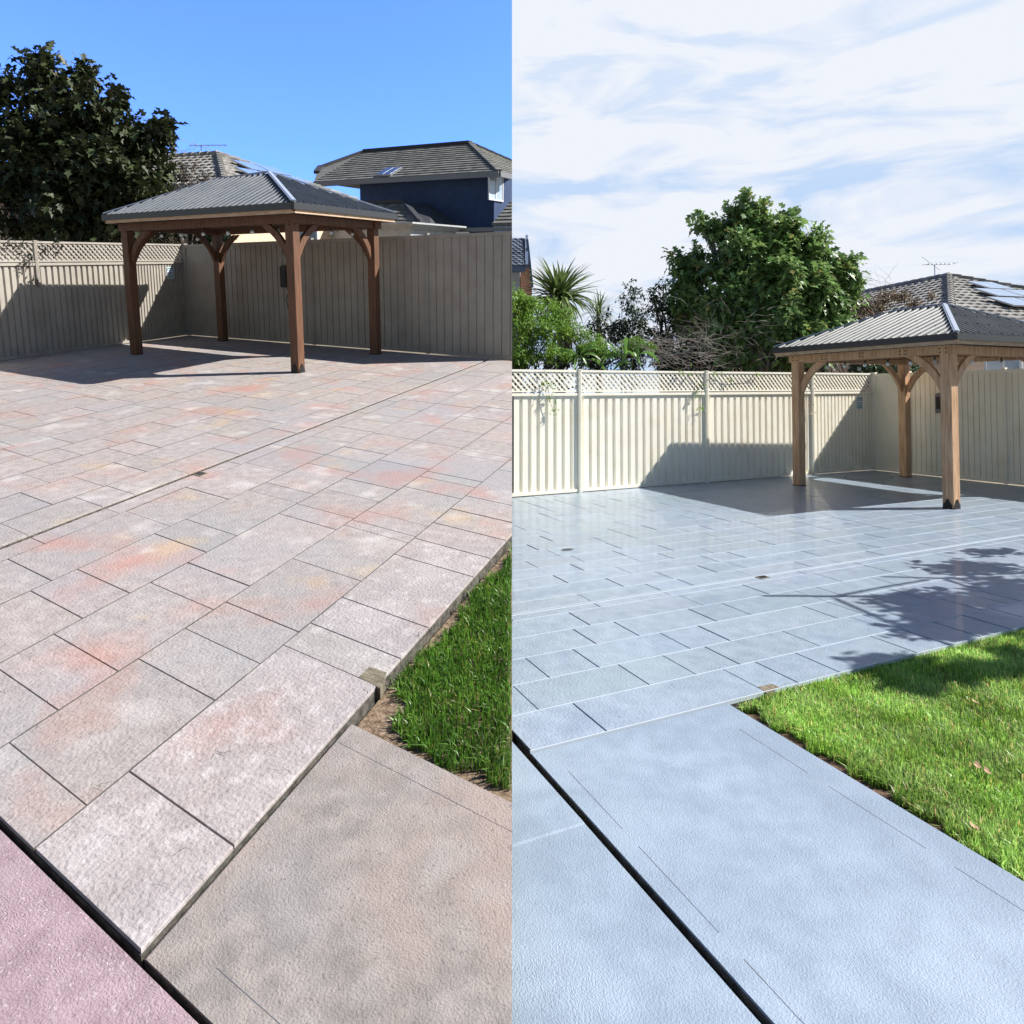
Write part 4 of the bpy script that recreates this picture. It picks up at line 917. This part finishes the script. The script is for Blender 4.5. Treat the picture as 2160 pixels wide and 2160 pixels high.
for h, apx in (('L', (459.6, 327)), ('R', (2001.5, 584))):
    lab = 'neighbour house with grey tiled hip roof beyond the corner of the %s yard' % ('pinkish' if h == 'L' else 'bluish')
    t, X, Y, fr, rr, ap, fl, ap2, wc = hip_house(h, apx, *((4.6, 3.35, 6.0, 7.0) if h == 'L' else (4.95, 3.15, 8.5, 8.0)), lab, R_(6) if h == 'L' else R_(-12.4))
    # solar panels on the end face
    nrm = np.cross(rr-fr, ap-fr); nrm /= np.linalg.norm(nrm); nrm = nrm if nrm[2] > 0 else -nrm
    e = (rr-fr)/np.linalg.norm(rr-fr); up = np.cross(nrm, e); up = up if up[2] > 0 else -up
    cells = []
    if h == 'R': cells = [(2.9+k*1.05, .92) for k in range(4)]+[(3.5+k*1.05, 2.0) for k in range(3)]+[(4.2, 3.0)]
    else: cells = [(2.9, 1.7), (3.95, 1.7), (2.0, .7), (3.05, .7), (4.1, .7)]
    qs = sorted(set(q for _, q in cells)); ln = ['lower row', 'middle row', 'top row'] if len(qs) == 3 else ['lower row', 'upper row']
    names_ = ['%s from left in the %s' % (['first', 'second', 'third', 'fourth'][sorted(x for x, y in cells if y == q).index(s_)], ln[qs.index(q)]) for s_, q in cells]
    for k, (s, q) in enumerate(cells):
        c = fr+e*(s+.5)+up*(q+.45)+nrm*.16
        mb = MB(); mb.box(c, e*.5, up*.46, nrm*.02); pn = tag(build(mb, 'solar_panel', 'metal', h=h, origin=c),
            'solar panel on tiled roof of the %s yard, %s' % ('pinkish' if h == 'L' else 'bluish', names_[k]), 'solar panel', 'solar panels on the tiled hip roof')
        mb = MB()
        for i in range(-2, 3):
            for j in range(-2, 3): mb.box(c+e*i*.19+up*j*.175+nrm*.0215, e*.09, up*.082, nrm*.002)
        g = MB(); g.v = [tuple(v) for v in mb.v]; g.f = mb.f; g.m = mb.m; g.t = mb.t
        pn['org'] = [float(x) for x in c]; build(g, 'glass', 'solar', pn)
    # brick wall texture and a window facing the yard
    nf = -Y; a, b = wc[0], wc[1]; a = np.array([a[0], a[1], 0]); b = np.array([b[0], b[1], 0]); 
    mb = MB(); brickwall(mb, a+X*(np.linalg.norm(b-a)-5), b, 1.9, (3.35 if h == 'L' else 3.15)*K-.1, nf, 3); [0]
    mb.m = [0]*len(mb.m); wl = [o for o in t.children if o.name.startswith('wall')][0]; build(mb, 'bricks', 'brickunit', wl)
    for q in ((2116, 771), ) if h == 'R' else ((640, 500), ):
        c = onp(h, q[0], q[1], a+nf*.03, nf)
        mb = MB(); wN = .48
        for s in (-1, 0, 1): mb.box(c+X*s*wN, X*.03, nf*.03, (0, 0, .55))
        for s in (-1, 1): mb.box(c+np.array([0, 0, s*.55]), X*(wN+.04), nf*.034, (0, 0, .03))
        win = build(mb, 'window', 'frame', t); mb = MB()
        for s in (-.5, .5): mb.box(c+X*s*wN, X*(wN/2-.035), nf*.008, (0, 0, .515))
        build(mb, 'pane', 'pane', win)
    # aerial
    p = ray(h, *((426, 340) if h == 'L' else (1972, 592)), np.linalg.norm(ap-POSE[h][:3]*K)*.985)
    q = onp(h, *((426, 307) if h == 'L' else (1974, 557)), p, -RC[h][2]*np.array([1, 1, 0]))
    tt = thing('aerial', 'thin roof television aerial on the tiled house beyond the %s yard' % ('pinkish' if h == 'L' else 'bluish'), 'aerial', h, p)
    mb = MB(); mb.tube([p-(0, 0, .5), np.array([p[0], p[1], q[2]])], .018, 6); build(mb, 'mast', 'metal', tt)
    top = np.array([p[0], p[1], q[2]]); rx = RC[h][0]; fw = np.array([RC[h][2][0], RC[h][2][1], 0]); bd = rx+fw*.25; bd[2] = .06; bd /= np.linalg.norm(bd)
    mb = MB(); mb.tube([top-bd*.42, top+bd*.95], .016, 6); cr_ = np.cross(bd, (0, 0, 1)); cr_ /= np.linalg.norm(cr_)
    for k in range(7): s = -.38+k*.21; mb.tube([top+bd*s-cr_*.25, top+bd*s+cr_*.25], .010, 5)
    mb.tube([top-bd*.3-rx*.5-fw*.4+(0, 0, .22), top+rx*.45+fw*.4-(0, 0, .17)], .010, 5)
    build(mb, 'antenna_boom', 'metal', tt)

# first yard: two-storey slate-roofed house beyond the back fence
h = 'L'
e = G(h, (6, 0))[0]-G(h, (0, 0))[0]; X = np.array([e[0], e[1], 0])/np.linalg.norm(e); Y = np.array([-X[1], X[0], 0.])
fr = unp(h, 1053, 362, 4.7)*K
# slope plane of the front roof: pitch chosen from where the ridge stands
rdg = onp(h, 992, 303, fr+Y*4.3, Y); n_ = np.cross(X, rdg-fr); n_ /= np.linalg.norm(n_); n_ = n_ if n_[2] > 0 else -n_
P = lambda x, y: onp(h, x, y, fr, n_)
# keep the eave level
def lvl(p, z): p = p.copy(); p[2] = z; return p
eL = fr-X*np.linalg.norm(P(714, 399)-fr); eLL = fr-X*(np.linalg.norm(P(714, 399)-fr)+2.4)
ridgeR = rdg; ridgeL = P(738, 338); ridgeL = ridgeR-X*((ridgeR-ridgeL) @ X)
org = (fr+eL)/2; org[2] = 0
t = thing('two_storey_house', 'dark navy two-storey house with grey shingled roof beyond the back fence', 'house', h, org)
mb = MB(); depthY = 2*((ridgeR-fr) @ Y); bk = lambda p: p+Y*2*((ridgeR-p) @ Y)
gl = P(677, 354); gd = P(668, 366)
poly = [eLL, fr, ridgeR, ridgeL, gl, gd]; back = [bk(p) for p in poly]
up_n = n_*.0
mb.add(poly+back, [(0, 1, 2, 3, 4, 5), (11, 10, 9, 8, 7, 6), (1, 7, 2), (0, 6, 7, 1), (5, 4, 10, 11), (0, 5, 11, 6), (4, 3, 9, 10)], 0)
tiled(mb, eLL, fr, ridgeR, ridgeL, .33, .33, 0, 0, 5, .045)
tiled(mb, fr, bk(fr), ridgeR, ridgeR, .33, .33, 0, 0, 6, .045)
ro = build(mb, 'roof', 'slate', t)
for a, b, m in ((ridgeR, ridgeL, 'roof_and_shade'), (ridgeL, gl, 'roof_and_shade'), (gl, gd, 'roof_and_shade')):
    mb = MB(); mb.bar(a+(0, 0, .06), b+(0, 0, .06), .30, .16); build(mb, 'ridge_capping', m, ro)
for a, b in ((fr, ridgeR), (bk(fr), ridgeR)):
    mb = MB(); n = 14
    for k in range(n): mb.bar(lerp(a, b, k/n)+(0, 0, .07), lerp(a, b, (k+1.1)/n)+(0, 0, .05), .26, .06, mi=0, tint=random.Random(k).uniform(.6, 1.1))
    build(mb, 'hip_tiles', 'slate', ro)
for a, b, nm in ((eLL, fr, 'gutter'), (fr, bk(fr), 'gutter')):
    mb = MB(); mb.bar(a+(0, 0, -.10), b+(0, 0, -.10), .16, .22); build(mb, nm, 'fasciaG', t)
mb = MB(); ins = .55; c = [eL+Y*ins, fr-X*ins+Y*ins, bk(fr)-X*ins-Y*ins, bk(eL)-Y*ins]
mb.prism([lvl(p, fr[2]-2.55) for p in c], [lvl(p, fr[2]-.05) for p in c]); wl = build(mb, 'upper_wall', 'navy', t)
mb = MB(); mb.bar(lvl(c[0], fr[2]-2.56)-Y*.03, lvl(c[1], fr[2]-2.56)-Y*.03, .07, .07); build(mb, 'wall_trim', 'bluew', t)
# side window round the corner of the upper wall
pw = onp(h, 1046, 395, c[1]+X*.03, X)
mb = MB()
for s in (-1, 0, 1): mb.box(pw+Y*s*.62, Y*.035, X*.03, (0, 0, .55))
for s in (-1, 1): mb.box(pw+(0, 0, s*.55), Y*.66, X*.033, (0, 0, .035))
wn = build(mb, 'window', 'frame', t); mb = MB()
for s in (-.31, .31): mb.box(pw+Y*s, Y*.27, X*.01, (0, 0, .51))
build(mb, 'pane', 'pane', wn)
# lower storey, recessed
mb = MB(); c2 = [p+Y*1.2 for p in c[:2]]+[p for p in c[2:]]; mb.prism([lvl(p, -.1) for p in c2], [lvl(p, fr[2]-2.56) for p in c2]); build(mb, 'lower_wall', 'roof_and_shade', t)  # dark wall colour stands for shade under the overhang
# lower roofs
zl = 3.05*K
gfl = unp(h, 907, 487, 3.0)*K
def vplane(off): return fr+Y*off
def slabpoly(pxs, off, th, name, m, parent, tilt=0):
    q = [onp(h, x, y, vplane(off), Y) for x, y in pxs]; mb = MB(); mb.prism(q, [p+Y*th for p in q]); return build(mb, name, m, parent)
# left lower roof: hip with eave toward the yard
a = onp(h, 700, 500, vplane(-3.2), Y); b = onp(h, 910, 497, vplane(-3.2), Y); b[2] = a[2] = (a[2]+b[2])/2
cT = onp(h, 852, 436, vplane(-.6), Y); dT = onp(h, 770, 424, vplane(-.6), Y); dT[2] = cT[2] = (cT[2]+dT[2])/2
mb = MB(); q = [a, b, cT, dT]; mb.prism([p-(0, 0, .1) for p in q], q); tiled(mb, a, b, cT, dT, .33, .33, 0, 0, 8, .045); lr = build(mb, 'lower_roof', 'slate', t)
mb = MB(); mb.bar(b+(0, 0, .08), cT+(0, 0, .08), .22, .14); mb.bar(cT+(0, 0, .08), dT+(0, 0, .08), .2, .14); build(mb, 'ridge_capping', 'roof_and_shade', lr)
cC = onp(h, 884, 452, vplane(-.3), Y)
mb = MB(); q = [b, b+X*.35+Y*3, cT+X*1.0+Y*.5, cT]; mb.prism([p-(0, 0, .1) for p in q], q); build(mb, 'lower_roof', 'roof_and_shade', t)
a = onp(h, 1038, 473, vplane(-3.0), Y); b = a+X*5; cT = onp(h, 1085, 416, vplane(-.4), Y); dT = cT.copy(); cT = cT+X*4
mb = MB(); q = [a, b, cT, dT]; mb.prism([p-(0, 0, .1) for p in q], q); tiled(mb, a, b, cT, dT, .33, .33, 0, 0, 9, .045); build(mb, 'lower_roof', 'slate', t)
ga, gb = onp(h, 907, 486, vplane(-3.1), Y), onp(h, 1095, 478, vplane(-3.1), Y); gb[2] = ga[2]
mb = MB(); mb.bar(ga, gb, .16, .15); build(mb, 'gutter', 'fasciaG', t)
mb = MB(); q = [ga+Y*.4, gb+Y*.4, gb+Y*3.4, ga+Y*3.4]; mb.prism([lvl(p, -.1) for p in q], [lvl(p, ga[2]-.12) for p in q]); build(mb, 'porch_wall', 'roof_and_shade', t)  # unlit recess painted as a dark wall colour
mb = MB(); dp = [onp(h, 884, 462, vplane(-3.2), Y), onp(h, 886, 472, vplane(-3.2), Y), onp(h, 904, 490, vplane(-3.2), Y)]; mb.tube(dp, .05, 7); build(mb, 'downpipe', 'black', t)
# roof vent and the two roof windows
vp = onp(h, 871, 318, ridgeR, Y); mb = MB(); mb.tube([vp-(0, 0, .3), vp+(0, 0, .05)], .07, 8); mb.tube([vp+(0, 0, .05), vp+(0, 0, .16)], [.14, .12], 8); build(mb, 'flue', 'black', t)
for x in (814, 829):
    c0 = P(x, 366); uu = np.cross(n_, X); uu = uu if uu[2] > 0 else -uu
    mb = MB(); mb.box(c0+n_*.07, X*.23, uu*.52, n_*.06); sk = build(mb, 'roof_window', 'metal', t)
    mb = MB(); mb.box(c0+n_*.135, X*.18, uu*.45, n_*.006); build(mb, 'pane', 'skyglass', sk)
# white rendered outbuilding with a cornice
wc0 = onp(h, 700, 480, vplane(-6.5), Y); 
t = thing('outbuilding', 'pale rendered outbuilding with stepped cornice behind the right gazebo post', 'building', h, lvl(onp(h, 860, 490, vplane(-6.5), Y), 0))
A_ = onp(h, 640, 484, vplane(-6.5), Y); B_ = onp(h, 866, 482, vplane(-6.5), Y); zt = B_[2]; A_[2] = zt
mb = MB(); q = [A_, B_, B_+Y*3, A_+Y*3]; mb.prism([lvl(p, -.1) for p in q], [lvl(p, zt) for p in q]); build(mb, 'wall', 'white', t)
mb = MB(); ex = lambda o, z0, z1: mb.prism([lvl(A_-X*o-Y*o, z0), lvl(B_+X*o-Y*o, z0), lvl(B_+X*o+Y*(3+o), z0), lvl(A_-X*o+Y*(3+o), z0)], [lvl(A_-X*o-Y*o, z1), lvl(B_+X*o-Y*o, z1), lvl(B_+X*o+Y*(3+o), z1), lvl(A_-X*o+Y*(3+o), z1)])
ex(.10, zt+.001, zt+.08); ex(.20, zt+.081, zt+.15); ex(.30, zt+.151, zt+.21); build(mb, 'cornice', 'white', t)

# second yard: house with terracotta wall at the far left
h = 'R'
lp, bp = FP['R']; fx = RC['R'][0]; fw = RC['R'][2]*np.array([1, 1, 0]); fw /= np.linalg.norm(fw)
D = 24.; o = ray(h, 1100, 560, D); pl_ = lambda x, y, s=0: onp(h, x, y, o+fw*s, fw)
t = thing('terracotta_house', 'house end with dark tiled roof and terracotta side wall at the far left', 'house', h, lvl(o, 0))
mb = MB()
a, b = pl_(1000, 561, -.6), pl_(1108, 561, -.6); b[2] = a[2]; cT, dT = pl_(1108, 503, 1.0), pl_(1000, 503, 1.0); cT[2] = dT[2]
mb.prism([p-(0, 0, .08) for p in (a, b, cT, dT)], [a, b, cT, dT]); tiled(mb, a, b, cT, dT, .14, .20, 0, .03, 12, .03); build(mb, 'roof', 'tileB', t)
mb = MB(); mb.bar(a+(0, 0, -.12), b+(0, 0, -.12), .15, .17); mb.bar(b+(0, 0, -.03)+fx*.05, cT+fx*.05+(0, 0, .04), .09, .2); build(mb, 'fascia', 'bluew', t)
mb = MB(); q = [pl_(1000, 572, -.1), pl_(1097, 572, -.1), pl_(1097, 572, 4), pl_(1000, 572, 4)]; z1 = q[1][2]
mb.prism([lvl(p, -.1) for p in q], [lvl(p, z1) for p in q]); build(mb, 'front_wall', 'white', t)
mb = MB(); q = [(1097.5, 576), (1124, 660), (1124, 600), (1109, 512)]
base = [pl_(1098, 700, .1), pl_(1123, 700, .1), pl_(1122, 600, .1), pl_(1112, 520, .1), pl_(1110, 545, .1), pl_(1098, 573, .1)]
mb.prism(base, [p+fw*4 for p in base]); build(mb, 'side_wall', 'terra', t)
mb = MB(); mb.bar(pl_(1112, 505, .05), pl_(1123, 606, .05), .06, .08); build(mb, 'barge_board', 'bluew', t)

# ------------------------------------------------------------------ off-frame tree whose branches shade the second yard
s = np.array(SUN)/(-SUN.z)
def shadow_src(px, py, z): g = unp('R', px, py, 0)*K; return g-s*z
foot = shadow_src(2600, 1300, 0.0)
foot = shadow_src(2100, 1240, 3.0); foot[2] = 0; foot = foot+np.array([.6, 1.5, 0])
t = thing('shade_tree', 'leafy tree standing outside the right edge, seen by its branch shadows', 'tree', 'R', foot)
mb = MB(); crown = foot+(0, 0, 2.4)
mb.tube([foot, foot+(0.02, .05, 1.2), crown, crown+(0.1, .1, 1.2)], [.10, .085, .06, .02], 8)
for (a, b, z0, z1, r_) in (((2150, 1259), (1606, 1257), 2.4, 3.4, .035), ((1755, 1259), (1960, 1222), 3.1, 2.9, .022), ((1760, 1262), (2000, 1358), 3.1, 2.6, .022), ((2200, 1225), (1858, 1216), 2.6, 3.4, .03), ((1990, 1220), (2160, 1275), 3.2, 2.7, .02), ((2140, 1190), (1990, 1192), 2.8, 3.2, .018)):
    p, q = shadow_src(*a, z0), shadow_src(*b, z1); mb.tube([crown if r_ > .025 else p, p, (p+q)/2+(0, 0, .03), q], [r_*1.2, r_, r_*.9, r_*.7], 6)
build(mb, 'trunk', 'bark', t, smooth=True)
rs = np.random.RandomState(3); cs = []
for (x, y, rx_, ry_, n) in ((2060, 1200, 90, 12, 90), (1990, 1275, 90, 22, 150), (2060, 1310, 110, 22, 170), (2130, 1250, 60, 30, 130), (2000, 1330, 60, 14, 60), (2200, 1280, 80, 50, 160), (2090, 1165, 50, 5, 30), (1900, 1262, 50, 8, 26), (2040, 1405, 120, 10, 70), (1880, 1398, 55, 10, 60), (1930, 1430, 40, 10, 50), (2180, 1385, 40, 16, 40)):
    for k in range(n): cs.append(shadow_src(x+rs.normal(0, rx_*.55), y+rs.normal(0, ry_*.55), rs.uniform(2.2, 3.6)))
cs = np.array(cs); leaves(rs, cs, cs-crown, .13, 4, 'figR', 'crown', t, 'R', foot, aspect=.5)

# ------------------------------------------------------------------ fallen leaves on the lawn of the second yard
for k, (px, py, m, lab) in enumerate(((2058, 1480, 'deadleaf', 'reddish fallen leaf low in the middle of the bright lawn'), (2062, 1614, 'deadleaf', 'pale fallen leaf on the bright lawn, upper of a close pair'), (2083, 1626, 'deadleaf', 'brown curled fallen leaf on the bright lawn, lower of a close pair'), (2056, 1743, 'deadleaf', 'dark fallen leaf near the soil edge of the bright lawn'))):
    c = unp('R', px, py, .01)*K; rg = np.random.RandomState(k); a = rg.uniform(0, 6.28); d = np.array([math.cos(a), math.sin(a), .2]); sdv = np.array([-math.sin(a), math.cos(a), .15])
    d = d*.6; sdv = sdv*.7; V = [c-d*.03, c-d*.01+sdv*.018, c+d*.015+sdv*.015, c+d*.032+(0, 0, .008), c+d*.015-sdv*.015, c-d*.01-sdv*.018, c+(0, 0, -.006)]; mb = MB()
    mb.add(V, [(i, (i+1) % 6, 6) for i in range(6)]); mb.add([v-np.array([0, 0, .0012]) for v in V], [((i+1) % 6, i, 6) for i in range(6)])
    tag(build(mb, 'fallen_leaf', m, h='R', origin=c), lab, 'leaf', 'fallen leaves on the lawn')

# ------------------------------------------------------------------ the two places meet on one upright plane
bpy.context.view_layer.update()
nx = Vector(RC['R'][0]); dead = []
def cut(o):
    me = o.data; mw = o.matrix_world; n = len(me.vertices); co = np.empty(n*3); me.vertices.foreach_get('co', co); co = co.reshape(-1, 3)
    A = np.array(mw); w = co @ A[:3, :3].T+A[:3, 3]; d = (w-np.array(cpos)) @ np.array(nx)
    sgn = -1 if o['yard'] == 'L' else 1; d = d*sgn
    if d.min() >= 0: return
    if d.max() <= 0: dead.append(o); return
    inv = mw.inverted(); pl = inv @ cpos; nl = (inv.to_3x3() @ (nx*sgn)).normalized()
    bm = bmesh.new(); bm.from_mesh(me)
    if n > 20000:                                  # leaves and blades: drop the ones beyond
        bad = [bm.verts[i] for i in []]; bm.verts.ensure_lookup_table()
        bmesh.ops.delete(bm, geom=[bm.verts[i] for i in np.nonzero(d < 0)[0]], context='VERTS')
    else:
        bmesh.ops.bisect_plane(bm, geom=bm.verts[:]+bm.edges[:]+bm.faces[:], plane_co=pl, plane_no=nl, clear_inner=True, clear_outer=False)
    bm.to_mesh(me); bm.free()
for o in CLIP: cut(o)
for o in dead:
    for ch in o.children: ch.parent = o.parent; 
    bpy.data.objects.remove(o)
for o in [o for o in C.objects if o.type == 'EMPTY' and not o.children]: bpy.data.objects.remove(o)
for o in C.objects:
    for k in ('yard', 'org'):
        if k in o: del o[k]
